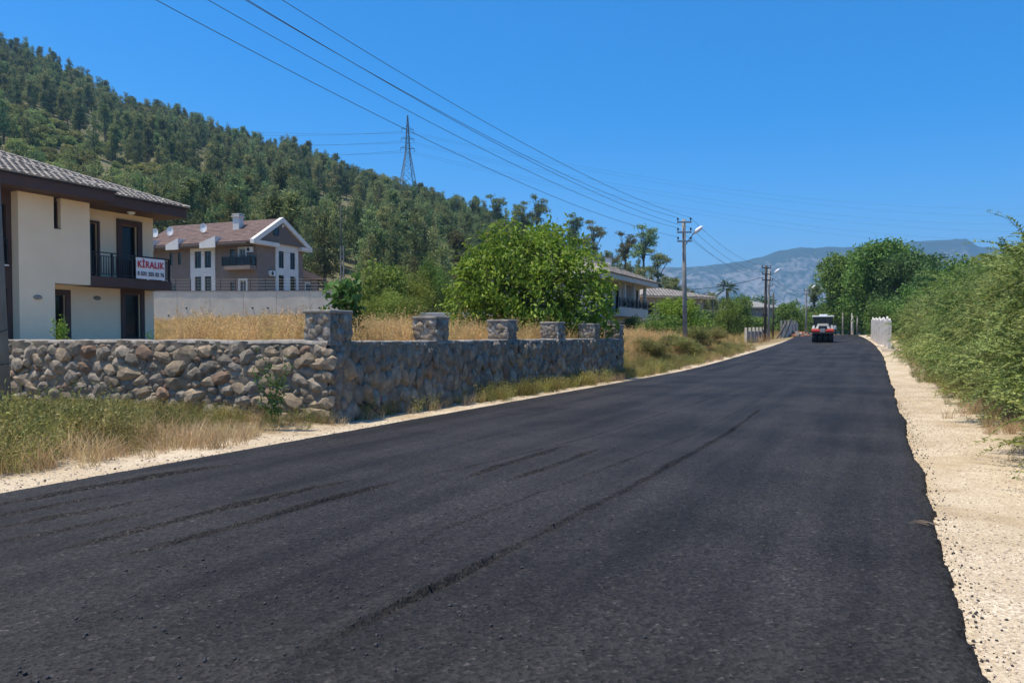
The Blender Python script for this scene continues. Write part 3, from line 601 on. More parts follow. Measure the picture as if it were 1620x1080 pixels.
# the rental banner hangs on the railing: a thing of its own
sgn = thing('rental_banner', 'white rental banner with red and black lettering hung on the balcony railing', 'banner', (-30.4+1.2, 25.5-1.28, 1.1+3.02), math.pi/2)
n = 14; b = MB(); V = []
for i in range(n): x = -.66+1.5*i/(n-1); V += [(x, -.05+.012*math.sin(i*.9), -.02+.01*math.sin(i)), (x, -.05+.012*math.sin(i*.9+.5), .93+.012*math.sin(i*.7+2))]
b.add(V, [(2*i, 2*i+2, 2*i+3, 2*i+1) for i in range(n-1)]); b.build('cloth', M['signwhite'], sgn)
for nm, tx, sz, x, z, m, off, sx in (('lettering', 'KİRALIK', .40, .09, .50, M['signred'], .010, 1.0), ('lettering', '0 532 255 02 76', .235, .09, .15, M['signblack'], .006, 1.0)):
    cu = bpy.data.curves.new('lettering', 'FONT'); cu.body = tx; cu.size = sz; cu.align_x = 'CENTER'; cu.extrude = .004; cu.space_character = 1.12; cu.offset = off; cu.materials.append(m)
    tmp = bpy.data.objects.new('lettering_text', cu); me = bpy.data.meshes.new_from_object(tmp); bpy.data.objects.remove(tmp)
    if len(me.materials) == 0: me.materials.append(m)
    o = bpy.data.objects.new('lettering', me); link(o, sgn); o.location = (x, -.075, z); o.rotation_euler = (math.pi/2, 0, 0); o.scale = (sx*1.38/max(.1, me.vertices and (max(v.co.x for v in me.vertices)-min(v.co.x for v in me.vertices))), 1, 1)
for z in (-.03, .925): MB().box(-.69, .87, -.06, -.03, z, z+.028).build('hem_bar', M['signblack'], sgn)
# ================================================================ taupe gabled house on the terrace
pC = P(408, 532, 88); ax_ = .376*_R+.927*_FH
hB = thing('house', 'taupe house with white trimmed gable and brown shingle roof above the concrete wall', 'house', (pC.x, pC.y, 5.7), math.atan2(ax_[1], ax_[0]))
T = M['taupe']; Wm = M['white']
MB().wall(0, 8.3, -.8, 6.5, 0, .25, [(3.55,4.5,3.95,5.95), (5.65,6.6,3.95,5.95), (3.55,4.5,.5,3.1), (5.65,6.6,.5,3.1)]).build('gable_wall', T, hB)
b = MB()   # long facade, facing local -x, built as a wall in swapped axes
lw = MB().wall(.26, 16, -.8, 6.5, 0, .25, [(1.6,2.5,.1,2.3), (3.3,3.9,.1,2.2), (1.7,2.5,4.0,5.9), (3.3,3.9,4.0,5.9), (6.55,7.55,3.9,5.85), (8.05,9.05,3.9,5.85), (6.55,7.55,.2,2.9), (8.05,9.05,.2,2.9), (11.3,11.75,4.4,5.9), (12.6,13.05,4.4,5.9), (12.2,13.1,0,2.1)])
lw.V = [(y, x, z) for x, y, z in lw.V]; lw.F = [f[::-1] for f in lw.F]; lw.build('side_wall', T, hB)
b.box(8.05, 8.3, .26, 16, -.8, 6.5); b.box(.26, 8.05, 15.75, 16, -.8, 6.5); b.build('rear_wall', T, hB)
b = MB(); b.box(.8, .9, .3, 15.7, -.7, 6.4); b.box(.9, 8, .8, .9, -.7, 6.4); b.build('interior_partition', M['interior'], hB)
MB().wall(3.05, 7.2, -.8, 6.95, -.14, -.002, [(3.55,4.5,3.95,5.95), (5.65,6.6,3.95,5.95), (3.55,4.5,.5,3.1), (5.65,6.6,.5,3.1)]).build('white_panel', Wm, hB)
wp = MB().wall(6.0, 9.7, -.8, 6.25, -.16, -.002, [(6.55,7.55,3.9,5.85), (8.05,9.05,3.9,5.85), (6.55,7.55,.2,2.9), (8.05,9.05,.2,2.9)]); wp.V = [(y, x, z) for x, y, z in wp.V]; wp.F = [f[::-1] for f in wp.F]; wp.build('white_panel', Wm, hB)
for x0 in (3.55, 5.65):
    for z0, z1 in ((3.95, 5.95), (.5, 3.1)): window(hB, x0, x0+.95, z0, z1, -.03, M['darkframe'], fw=.05, mull=(.5,))
for x0 in (6.55, 8.05):
    for z0, z1 in ((3.9, 5.85), (.2, 2.9)): window(hB, x0, x0+1., z0, z1, -.03, M['darkframe'], fw=.05, side='x', mull=(.5,))
for x0, x1, z0, z1 in ((11.3,11.75,4.4,5.9), (12.6,13.05,4.4,5.9), (12.2,13.1,0,2.1), (3.3,3.9,.1,2.2), (3.3,3.9,4.0,5.9)): window(hB, x0, x1, z0, z1, .06, M['darkframe'], fw=.05, side='x')
for z0, z1, a, c in ((4.0, 5.9, 1.7, 2.5), (.1, 2.3, 1.6, 2.5)): window(hB, a, c, z0, z1, .06, Wm, fw=.06, side='x', name='balcony_door', mull=(.5,)); surround(hB, a, c, z0, z1, 0, .22, .06, Wm, 'x')
b = MB(); b.box(-1.1, -.003, .1, 4.1, 3.45, 3.9); b.build('balcony_slab', T, hB)
b = MB(); b.box(-1.06, -1.03, .15, 4.05, 3.95, 4.9); b.box(-1.03, -.01, .15, .18, 3.95, 4.9); b.box(-1.03, -.01, 4.02, 4.05, 3.95, 4.9); o = b.build('balcony_glass', M['glassdark'], hB)
rail(hB, [(-1.08, .12), (-1.08, 4.08)], 1.08, 3.9, M['dark'], .13, 'balcony_railing', 1.0)
b = MB(); b.box(-.9, -.1, 1.3, 2.4, 4.55, 4.62); b.bar((-.5, 1.85, 3.92), (-.5, 1.85, 4.55), .06, .06); b.build('table', M['wood'], hB)
# gable triangle, rake boards, band
b = MB(); b.prism([(-1.1, 6.75), (8.9, 6.75), (3.7, 9.45)], -.5, -.02); b.build('gable', M['taupe2'], hB)
b = MB(); b.prism([(-1.4, 6.3), (-1.4, 6.75), (3.7, 9.85), (3.7, 9.25), (-.85, 6.5), (-.85, 6.3)][::-1], -.75, -.2); b.prism([(9.2, 6.3), (9.2, 6.75), (3.7, 9.85), (3.7, 9.25), (8.65, 6.5), (8.65, 6.3)], -.745, -.205); b.build('rake_board', Wm, hB)
b = MB(); b.box(-.85, 3.045, -.70, -.1, 6.28, 6.74); b.box(7.205, 8.65, -.70, -.1, 6.28, 6.74); b.build('gable_band', Wm, hB)
surround(hB, 2.2, 3.1, 7.65, 8.45, -.5, .07, .03, M['dark']); window(hB, 2.2, 3.1, 7.65, 8.45, -.56, M['darkframe'], fw=.05, depth=.05)
b = MB(); b.box(3.75, 4.0, -.56, -.5, 8.7, 9.0); b.build('gable_vent', Wm, hB)
def ridged(prof_a, prof_b, y0, y1, nm):
    b = MB(); a, c = Vector((prof_a[0], 0, prof_a[1])), Vector((prof_b[0], 0, prof_b[1])); n = 14
    for k in range(n):
        p, q = a+(c-a)*k/n, a+(c-a)*(k+1.02)/n
        m_ = 26; st = (y1-y0)/m_
        for j in range(m_):
            o_ = (st/2 if k % 2 else 0); ya, yb = y0+j*st+.0+o_, min(y1, y0+(j+.985)*st+o_); lift = .05+random.uniform(-.006, .006)
            if yb > ya: b.add([(p.x,ya,p.z+lift),(p.x,yb,p.z+lift),(q.x,yb,q.z+.015),(q.x,ya,q.z+.015),(p.x,ya,p.z),(p.x,yb,p.z)], [(0,1,2,3),(4,5,1,0)])
    return b
rB = MB(); rB.prism([(-1.4, 6.62), (3.7, 9.72), (3.7, 9.55), (-1.4, 6.45)], -.198, 16.4); rB.prism([(9.2, 6.62), (3.7, 9.72), (3.7, 9.55), (9.2, 6.45)][::-1], -.19, 16.4); rB = rB.build('roof', M['redroof'], hB)
o = ridged((-1.4, 6.62), (3.7, 9.72), -.19, 16.4, 's').build('roof_shingles', M['redroof'], rB); o['kind'] = 'stuff'
b = MB(); b.box(-1.38, -.01, .3, 16.3, 6.2, 6.42); b.build('eaves', M['taupe2'], hB); b = MB(); b.box(-1.5, -1.4, .3, 16.4, 6.34, 6.46); b.build('gutter', M['taupe2'], hB)
for y0, y1 in ((4.6, 6.9), (10.1, 12.0), (14.0, 16.3)):
    b = MB(); b.add([(x, a, z) for x in (-1.62, -1.45) for a, z in ((y0, 6.0), (y1, 6.0), (y1, 6.6), (y0, 7.3))], [(0,1,2,3)[::-1], (4,5,6,7), (0,1,5,4), (1,2,6,5), (2,3,7,6), (3,0,4,7)])
    b.add([(-1.615, y0+.01, 7.28), (-1.615, y0+.01, 6.2), (-.28, y0+.01, 7.29), (-1.615, y0+.15, 7.28), (-1.615, y0+.15, 6.2), (-.28, y0+.15, 7.29)], [(0,1,2), (3,5,4), (0,2,5,3)]); b.build('roof_cheek', Wm, hB)
b = MB(); b.box(1.5, 2.3, 3.9, 4.8, 8.0, 9.9); c = b.build('chimney', Wm, hB); b = MB(); b.box(1.36, 2.44, 3.76, 4.94, 9.9, 10.0); b.box(1.6, 1.75, 4.0, 4.7, 10.0, 10.15); b.box(2.05, 2.2, 4.0, 4.7, 10.0, 10.15); b.box(1.42, 2.38, 3.82, 4.88, 10.15, 10.25); b.build('chimney_cap', Wm, c)
def dish(parent, x, y, z, r):
    b = MB(); n = 14; V = [(x-.0-.16*r*k*k+.1, y+r*k*math.cos(t), z+r*k*math.sin(t)) for k in (0.02, .4, .75, 1) for t in np.linspace(0, 2*math.pi, n, endpoint=False)]
    b.add(V, [(q*n+i, q*n+(i+1) % n, (q+1)*n+(i+1) % n, (q+1)*n+i) for q in range(3) for i in range(n)]+[tuple(range(n))]); o = b.build('satellite_dish', M['whiteplastic'], parent, True)
    b = MB(); b.tube([(x+.1, y, z), (x+.25, y, z-.2), (x+.25, y, z-1.0)], .035, 6); b.tube([(x, y, z-r*.9), (x-.5, y, z-.1)], .02, 5); b.box(x-.58, x-.46, y-.05, y+.05, z-.15, z-.03); b.build('dish_mount', M['steel'], o)
for y, x in ((13.6, 0.6), (8.7, 0.9), (17.2-1.4, .4)): dish(hB, x, y, 6.62+(x+1.4)*.608+.75, .55)
def aircon(parent, x0, y0, z0, side):
    b = MB(); s = (.85, .32, .6); 
    (b.box(x0, x0+s[0], y0-s[1], y0, z0, z0+s[2]) if side == 'y' else b.box(x0-s[1], x0, y0, y0+s[0], z0, z0+s[2])); o = b.build('air_conditioner', M['whiteplastic'], parent, bevel=.02)
    b = MB(); n = 14; k = .23
    V = [((x0+.32+k*math.cos(t), y0-s[1]-.012, z0+.3+k*math.sin(t)) if side == 'y' else (x0-s[1]-.012, y0+.5+k*math.cos(t), z0+.3+k*math.sin(t))) for t in np.linspace(0, 6.283, n, endpoint=False)]
    V2 = [((v[0], v[1]+.02, v[2]) if side == 'y' else (v[0]+.02, v[1], v[2])) for v in V]; b.add(V+V2, [tuple(range(n)), tuple(range(n, 2*n))[::-1]]+[(i, (i+1) % n, n+(i+1) % n, n+i) for i in range(n)]); b.build('fan_grille', M['dark'], o)
aircon(hB, 1.9, 0, 2.9, 'y'); aircon(hB, 0, .5, 5.45, 'x')
b = MB(); b.box(9.3, 13.5, 1.5, 6, -.8, 3.3); an = b.build('annex', T, hB); b = MB(); b.prism([(8.9, 3.3), (14.0, 3.3), (13.2, 3.65), (9.3, 4.35)][::-1], 1.0, 6.5); b.build('annex_roof', M['annexroof'], an)
surround(hB, 10.7, 11.7, 1.2, 2.6, 1.5, .16, .05, Wm); window(hB, 10.7, 11.7, 1.2, 2.6, 1.45, M['darkframe'], fw=.05, depth=.04)
b = MB(); b.tube([(9.25, 1.45, -.5), (9.25, 1.45, 3.3)], .05, 6); b.tube([(13.4, 1.45, -.5), (13.4, 1.45, 3.3)], .05, 6); b.build('drainpipe', M['dark'], hB)
# white plastic chair and potted shrub on the terrace
# ================================================================ concrete retaining wall with fence
ang = math.atan2(_wd[1], _wd[0]); LW = float(np.linalg.norm(W2-W1))
cw = thing('retaining_wall', 'long pale concrete retaining wall below the gabled house, with weep holes', 'concrete wall', (W1[0], W1[1], 0), ang)
nP = 7; hol = []
M['plaster'] = mat('upper_plaster', (.53, .485, .425), .9, (.47, .43, .375), .8)
for k in range(nP):
    a, c = LW*k/nP, LW*(k+1)/nP-.025
    MB().box(a, c, -.3, .25, 1.6, 5.95).build('wall_panel', M['concrete'], cw)
    for q in range(2):
        b = MB(); x = a+(c-a)*(.28+.46*q); z = 4.35 if k % 2 == 0 else 3.62; nn = 8
        b.tube([(x, -.34, z), (x, -.28, z)], .085, 8); b.build('weep_hole', M['rubber'], cw)
b = MB(); n = 60
for k in range(n): b.box(LW*k/n, LW*(k+1)/n, -.345-.03*float(fbm(np.array(k*.35), np.array(2.))), .31, 5.952, 6.03)
b.build('coping', M['concretedark'], cw)
fn = thing('wire_fence', 'thin dark wire fence standing on the concrete retaining wall', 'fence', (W1[0]-_wn[0]*-.05, W1[1]+_wn[1]*.05, 6.03), ang)
pm = MB().box(-.03, .03, -.03, .03, 0, 1.2).mesh('fence_post'); pm.materials.append(M['dark'])
for k in range(16): o = bpy.data.objects.new('fence_post', pm); link(o, fn); o.location = (.3+(LW-.6)*k/15, 0, 0)
for z in (.25, .55, .85, 1.12): b = MB(); b.tube([(.3, -.035, z), (LW/2, -.035, z-.02), (LW-.3, -.035, z)], .012, 4); b.build('fence_wire', M['dark'], fn)
# ================================================================ pale house beyond the bright tree
hC = thing('house', 'pale two storey house with chimney and balcony partly hidden by the bright tree', 'house', (-20.0, 70.5, .95), math.pi/2)
M['cream2'] = mat('pale_render', (.56, .52, .46), .9, (.50, .465, .41), 1.); M['greywall'] = mat('grey_render', (.24, .235, .23), .9)
hs_ = [(-9.3,-8.3,2.7,4.9), (-7.4,-6.4,2.7,4.9), (-5.6,-4.9,2.7,4.9), (-9.0,-8.2,.6,1.8), (-6.2,-5.4,.6,1.8), (-3.6,-2.8,.6,1.8), (-1.2,-.5,2.9,4.9)]
MB().wall(-13, 0, -.6, 5.15, 0, .25, hs_).build('wall', M['cream2'], hC)
b = MB(); b.box(-13, 0, 8, 8.25, -.6, 5.15); b.box(-.25, 0, .25, 8, -.6, 5.15); b.box(-13, -12.75, .25, 8, -.6, 5.15); b.build('rear_wall', M['cream2'], hC)
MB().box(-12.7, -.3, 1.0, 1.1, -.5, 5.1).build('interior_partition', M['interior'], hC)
for h in hs_: window(hC, h[0], h[1], h[2], h[3], .06, M['darkframe'], fw=.06, mull=(.5,))
for h in hs_[3:6]: surround(hC, *h, 0, .14, .05, M['white'])
b = MB(); b.box(-4.6, -1.7, -.06, -.002, 2.6, 5.14); b.build('grey_wall_panel', M['greywall'], hC)
for x in (-7.9, -5.2, -1.6): MB().box(x, x+.25, -1.0, -.75, 2.6, 5.145).build('column', M['cream2'], hC)
b = MB(); b.box(-9.9, -1.5, -1.2, -.003, 2.3, 2.6); b.box(-9.9, -1.5, -1.2, -1.05, 2.6, 3.05); b.build('balcony_slab', M['cream2'], hC)
rail(hC, [(-9.8, -1.12), (-1.6, -1.12)], .75, 3.05, M['dark'], .16, 'balcony_railing', 1.2)
for x in (-8.5, -6.3, -4.0, -2.3): MB().box(x-.3, x+.3, -1.34, -1.2, 3.2, 3.45).build('flower_box', M['dark'], hC)
MB().box(-13.6, .9, -1.5, 8.9, 5.15, 5.55).build('eaves', M['cream2'], hC); hip_roof(hC, -13.7, 1., -1.6, 9., 5.56, .40, M['rooftile'], .42, .42)
b = MB(); b.box(-2.7, -2.2, 2.0, 2.5, 6.2, 7.75); c = b.build('chimney', M['white'], hC); b = MB(); b.box(-2.77, -2.13, 1.93, 2.57, 7.75, 7.83); b.build('chimney_cap', M['concretedark'], c)
# ================================================================ unfinished house and far house
pD = P(1066, 532, 108); hD = thing('house', 'unfinished grey house with low hip roof and bare window openings', 'house', (pD.x, pD.y, 1.3), rad(55))
M['rawblock'] = mat('raw_block', (.34, .31, .28), .9, (.27, .245, .22), 2.5)
hd = [(-4.6,-3.6,3.3,4.8), (-2.4,-1.0,3.0,4.9), (.6,2.0,3.0,4.9), (3.2,4.4,3.0,4.9), (-4.4,-3.2,.3,2.3), (-1.6,-.4,.3,2.3), (1.,2.4,.3,2.3), (3.4,4.5,.3,2.3)]
MB().wall(-5.5, 5.5, -.6, 5.6, 0, .25, hd).build('wall', M['rawblock'], hD)
lw = MB().wall(.26, 8, -.6, 5.6, 0, .25, [(1.2,2.4,3.1,4.8), (4.4,5.8,3.1,4.8), (1.2,2.4,.3,2.2), (4.4,5.8,.3,2.2)]); lw.V = [(-5.5+y, x, z) for x, y, z in lw.V]; lw.F = [f[::-1] for f in lw.F]; lw.build('side_wall', M['rawblock'], hD)
lw = MB().wall(.26, 8, -.6, 5.6, 0, .25, [(1.2,2.4,3.1,4.8), (4.4,5.8,3.1,4.8)]); lw.V = [(5.25+y, x, z) for x, y, z in lw.V]; lw.F = [f[::-1] for f in lw.F]; lw.build('side_wall', M['rawblock'], hD)
MB().box(-5.2, 5.2, 3.0, 3.1, -.5, 5.5).build('interior_partition', M['interior'], hD)
MB().box(-5.6, 5.6, -.06, -.003, 2.55, 2.85).build('floor_beam', M['concrete'], hD)
MB().box(-6.6, 6.6, -1.1, 9.1, 5.6, 5.8).build('eaves', M['concrete'], hD); hip_roof(hD, -6.7, 6.7, -1.2, 9.2, 5.81, .26, M['rooftile'], .6, .5, faces='f', caps=2)
b = MB()
for x in np.linspace(-6.2, 6.2, 6): b.tube([(x, -1.3, -.5), (x, -1.3, 5.3)], .04, 5)
for z in (2.1, 4.0): b.tube([(-6.3, -1.3, z), (6.3, -1.3, z)], .04, 5)
b.build('scaffold', M['steel'], hD)
pE = P(1199, 532, 165); hE = thing('house', 'small grey house with pale hip roof behind the roadside poles', 'house', (pE.x, pE.y, 2.0), rad(40))
he = [(-3,-1.6,3.4,4.6), (1,2.4,3.4,4.6), (-3,-1.6,.5,2), (1,2.4,.5,2)]
MB().wall(-4, 4, -.6, 5.6, 0, .25, he).build('wall', M['greywall'], hE); b = MB(); b.box(-4, 4, 6.75, 7, -.6, 5.6); b.box(-4, -3.75, .25, 6.75, -.6, 5.6); b.box(3.75, 4, .25, 6.75, -.6, 5.6); b.build('rear_wall', M['greywall'], hE)
MB().box(-3.7, 3.7, .9, 1., -.5, 5.5).build('interior_partition', M['interior'], hE)
for h in he: window(hE, *h, .06, M['white'], fw=.08)
MB().box(-4.8, 4.8, -.8, 7.8, 5.6, 5.8).build('eaves', M['white'], hE); hip_roof(hE, -4.9, 4.9, -.9, 7.9, 5.81, .36, M['concretedark'], tile=False, caps=False)
# low flat roofed shed behind the bright tree
pS = P(735, 532, 52); sh = thing('shed', 'low shed with white flat roof slab behind the bright tree', 'shed', (pS.x, pS.y, 1.2), rad(25.2))
MB().wall(-2.6, 2.6, -.5, 1.75, 0, .2, [(-1.9,-.4,.0,1.55), (.6,2,.5,1.5)]).build('wall', M['concretedark'], sh); b = MB(); b.box(-2.6, 2.6, 2.8, 3, -.5, 1.75); b.box(-2.6, -2.4, .2, 2.8, -.5, 1.75); b.box(2.4, 2.6, .2, 2.8, -.5, 1.75); b.build('rear_wall', M['concretedark'], sh)
MB().box(-3, 3, -.4, 3.3, 1.75, 1.98).build('roof_slab', M['white'], sh, bevel=.02)
# ================================================================ far mountains
def mountain():
    xs_ = np.linspace(-90, 90, 480); d_ = np.linspace(0, 1, 90)
    sil = np.array([(-2500,440),(-600,400),(300,395),(800,425),(1085,424),(1130,419),(1170,413),(1205,407),(1225,399),(1250,394),(1330,392),(1400,388),(1440,383),(1475,380),(1525,379),(1545,391),(1600,398),(1750,402),(2200,420),(3200,470)], float)
    pxs = np.linspace(-700, 2500, 460); D0, D1 = 4300., 5600.
    t, px = np.meshgrid(np.linspace(0, 1.3, 100), pxs, indexing='ij')
    sy = np.interp(px, sil[:,0], sil[:,1])+fbm(px/14, px*0+1)*3.5
    zr_ = (532-sy)/FPX*D1
    dist = D0+(D1-D0)*t
    lx = (px-810)/FPX*dist; X = _R[0]*lx+_FH[0]*dist; Y = _R[1]*lx+_FH[1]*dist
    cliff = sst(.1, .8, t); prof = np.where(t <= 1, .30*sst(0, .45, t)+.16*t+.54*sst(.38, .98, t), 1-(t-1)*.8)
    rid = np.abs(fbm(X/260+7, Y/700))*2; gul = fbm(X/120, Y/340)+.5*fbm(X/45, Y/90)
    Z = zr_*(prof+(gul*.22-rid*.22*0+.10*(.3-rid))*np.sin(np.pi*np.clip(t, 0, 1))*1.0)-20*(1-sst(0, .1, t))
    i = np.arange(X.size).reshape(X.shape); F = np.stack([i[:-1,:-1], i[:-1,1:], i[1:,1:], i[1:,:-1]], -1).reshape(-1, 4)
    me = fast_mesh('mountain', np.stack([X, Y, Z], -1), F); me.polygons.foreach_set('use_smooth', [True]*len(me.polygons))
    m = bpy.data.materials.new('mountain_rock'); m.use_nodes = True; n = m.node_tree.nodes; L = m.node_tree.links; b = n['Principled BSDF']; b.inputs['Roughness'].default_value = .95; b.inputs['Specular IOR Level'].default_value = .1
    geo = n.new('ShaderNodeNewGeometry')
    def noise(s, d, sc=(1, 1, 1)):
        q = n.new('ShaderNodeVectorMath'); q.operation = 'MULTIPLY'; q.inputs[1].default_value = sc; L.new(geo.outputs['Position'], q.inputs[0])
        x = n.new('ShaderNodeTexNoise'); x.inputs['Scale'].default_value = s; x.inputs['Detail'].default_value = d; x.inputs['Roughness'].default_value = .68; L.new(q.outputs[0], x.inputs['Vector']); return x.outputs[0]
    a = noise(.0022, 5); c = noise(.02, 9, (1, 1, .28))
    ad = n.new('ShaderNodeMath'); ad.operation = 'ADD'; L.new(a, ad.inputs[0]); L.new(c, ad.inputs[1])
    # bare rock keeps to the band of cliffs below the plateau
    sep = n.new('ShaderNodeSeparateXYZ'); L.new(geo.outputs['Position'], sep.inputs[0])
    band = n.new('ShaderNodeValToRGB'); e = band.color_ramp.elements; e[0].position = .12; e[0].color = (0, 0, 0, 1); e[1].position = .98; e[1].color = (0, 0, 0, 1)
    for p, v in ((.26, .8), (.62, .75), (.86, .3)): q = e.new(p); q.color = (v, v, v, 1)
    mr = n.new('ShaderNodeMapRange'); mr.inputs[1].default_value = 0; mr.inputs[2].default_value = 640; L.new(sep.outputs[2], mr.inputs[0]); L.new(mr.outputs[0], band.inputs[0])
    s2 = n.new('ShaderNodeMath'); s2.operation = 'MULTIPLY_ADD'; s2.inputs[1].default_value = .34; L.new(band.outputs[0], s2.inputs[0]); L.new(ad.outputs[0], s2.inputs[2])
    r = n.new('ShaderNodeMapRange'); r.inputs[1].default_value = 1.16; r.inputs[2].default_value = 1.36; L.new(s2.outputs[0], r.inputs[0])
    mx = n.new('ShaderNodeMix'); mx.data_type = 'RGBA'; mx.inputs[6].default_value = (.035, .05, .025, 1); mx.inputs[7].default_value = (.25, .23, .21, 1); L.new(r.outputs[0], mx.inputs[0]); L.new(mx.outputs[2], b.inputs['Base Color'])
    o = meshobj('mountain', me, m); o['kind'] = 'structure'
mountain()
# ================================================================ hill forest
def merge_mesh(name, parts):
    V = []; F = []; mi = []; b = 0; ms = []
    for (v, f, m) in parts:
        v = np.asarray(v, float).reshape(-1, 3); f = np.asarray(f, int).reshape(-1, 4); V.append(v); F.append(f+b); mi += [len(ms)]*len(f); ms.append(m); b += len(v)
    me = fast_mesh(name, np.concatenate(V), np.concatenate(F)); [me.materials.append(m) for m in ms]; me.polygons.foreach_set('material_index', np.array(mi, np.int32)); return me
def quads_of(me): 
    return [v.co[:] for v in me.vertices], [tuple(p.vertices) for p in me.polygons if len(p.vertices) == 4]
def pine_lobes(seed, h, style):
    rg = random.Random(seed); L = []
    if style == 'cone':
        for k in range(15):
            t = .20+.80*(k+rg.random()*.6)/15; r = h*.20*(1.05-t)**.75+.35; a = rg.uniform(0, 6.28); q = r*rg.uniform(.1, .75); L.append((q*math.cos(a), q*math.sin(a), h*t, r*rg.uniform(.6, .95), r*rg.uniform(.6, .95), h*.055+r*.16))
    elif style == 'broad':
        for k in range(13):
            t = .38+.62*rg.random()**.8; r = h*rg.uniform(.09, .16)*(1.35-t*.75); a = rg.uniform(0, 6.28); q = h*.17*(1.25-t)*rg.uniform(.3, 1.3); L.append((q*math.cos(a), q*math.sin(a), h*t, r, r, r*.55))
    else:                                   # open crown of a few flat shelves on a bare stem
        for k in range(9):
            t = .58+.42*k/8; a = rg.uniform(0, 6.28); q = h*.17*rg.uniform(.2, 1.25)*(1.25-.55*t); r = h*rg.uniform(.06, .11); L.append((q*math.cos(a), q*math.sin(a), h*t, r*1.25, r*1.25, r*.42))
    return L
PH = 12.0; PINES = []
for s, style in enumerate(('cone', 'cone', 'broad', 'broad', 'cone')):
    lb = pine_lobes(50+s, PH, style)
    cr = crown_mesh('crown', lb, 420, 5, .22, .62, .16, 60+s, droop=-.5, shell=.35); cr.materials.append(M['needle'])
    PINES.append((cr, trunk_mesh('trunk', PH*.97, .19, lb[:5], 70+s, .02, .3)))
OPEN = []
for s in range(3):
    lb = pine_lobes(90+s*7, PH, 'open'); cr = crown_mesh('crown', lb, 520, 6, .16, .42, .11, 95+s, droop=-.5, shell=.25); cr.materials.append(M['needle']); OPEN.append((cr, trunk_mesh('trunk', PH*.97, .2, lb, 98+s, .035, .5)))
SHR = []
for s in range(3):
    rg = random.Random(120+s); lb = [(rg.uniform(-1.3, 1.3), rg.uniform(-1.3, 1.3), rg.uniform(.9, 2.3), rg.uniform(.9, 1.5), rg.uniform(.9, 1.5), rg.uniform(.8, 1.2)) for _ in range(6)]
    cr = crown_mesh('crown', lb, 330, 5, .22, .5, .26, 130+s, droop=.0, shell=.6); cr.materials.append(M['maquis']); SHR.append((cr, trunk_mesh('trunk', 1.8, .12, lb[:3], 140+s)))
def hill_points():
    rg = np.random.default_rng(21); sp = 5.7; X, Y = np.meshgrid(np.arange(-640, 150, sp), np.arange(20, 700, sp)); X = (X+rg.uniform(-.48, .48, X.shape)*sp).ravel(); Y = (Y+rg.uniform(-.48, .48, Y.shape)*sp).ravel()
    hz = hill(X, Y); px, d = to_px(X, Y); D = np.interp(px, _D[:,0], _D[:,1])
    ok = (hz > 1.) & (px > -120) & (px < 1180) & (d < D+22) & (d > 0); X, Y, hz, px, d, D = (a[ok] for a in (X, Y, hz, px, d, D))
    yg = 532-(hz-EYE)/d*FPX
    nz = fbm(X/38, Y/38); s = np.interp(px, _S[:,0], _S[:,1])
    # open clearings: the rocky brow left of the pylon and small patches of bare earth
    clear = (((px-515)/80)**2+((yg-346)/29)**2 < 1) | (((px-150)/17)**2+((yg-214)/26)**2 < 1) | (((px-168)/18)**2+((yg-280)/26)**2 < 1) | (((px-325)/18)**2+((yg-262)/24)**2 < 1) | (((px-540)/40)**2+((yg-452)/22)**2 < 1)
    maq = (((yg-s > 95) & (px < 470) & (yg < 350)) & (nz > -.16)) | clear
    keep = np.where(clear, rg.random(len(X)) < .15, np.where(maq, True, nz > -.40))
    return [a[keep] for a in (X, Y, hz, px, d, D, maq, yg, clear)]
hX, hY, hZ, hpx, hd, hD, hmaq, hyg, hclear = hill_points()
rg = np.random.default_rng(5); hsc = np.interp(hpx, [640, 800, 1100], [1, .74, .62])*np.where(hmaq, rg.uniform(.75, 1.5, len(hX))*np.where(hclear, .55, 1), rg.uniform(.70, 1.45, len(hX))*np.where((hd < 190), .95, 1)); hrz = rg.uniform(0, 6.28, len(hX)); hix = np.where(hmaq, rg.integers(0, 3, len(hX)), rg.choice(5, len(hX), p=(.26, .26, .14, .14, .2)))
size = hsc*np.where(hmaq, 3.2, 12)/hd*((hpx > -10) & (hpx < 1100))
def individuals(sel, n, name, label, cat, group, protos):
    order = np.where(sel)[0]; order = order[np.argsort(-size[order])][:n]
    for i in order:
        t = thing(name, label, cat, (hX[i], hY[i], hZ[i]-.3), hrz[i], group); t.scale = (hsc[i],)*3; cr, tr = protos[hix[i]]
        o = bpy.data.objects.new('crown', cr); link(o, t)
        if len(tr.materials) == 0: tr.materials.append(M['barkpine'])
        o = bpy.data.objects.new('trunk', tr); link(o, t)
    return order
oi = individuals(~hmaq, 290, 'pine_tree', 'dark green pine of the dense wood on the hillside behind the houses', 'pine tree', 'pines on the hillside', PINES)
os_ = individuals(hmaq, 160, 'hill_shrub', 'rounded dark green shrub on the lower slope of the hill', 'shrub', 'shrubs on the hill slope', SHR)
rest = np.ones(len(hX), bool); rest[oi] = False; rest[os_] = False
def combo(cr, tr): vq, fq = quads_of(tr); v2, f2 = quads_of(cr); return merge_mesh('tree', [(v2, f2, cr.materials[0]), (vq, fq, M['barkpine'])])
for nm, sel, pr in (('forest', rest & ~hmaq, PINES), ('scrub', rest & hmaq, SHR)):
    q = np.where(sel)[0]; scatter(nm, np.stack([hX[q], hY[q], hZ[q]-.3], -1), np.stack([0*q, 0*q, hrz[q]], -1), hsc[q], hix[q], [combo(*p) for p in pr])
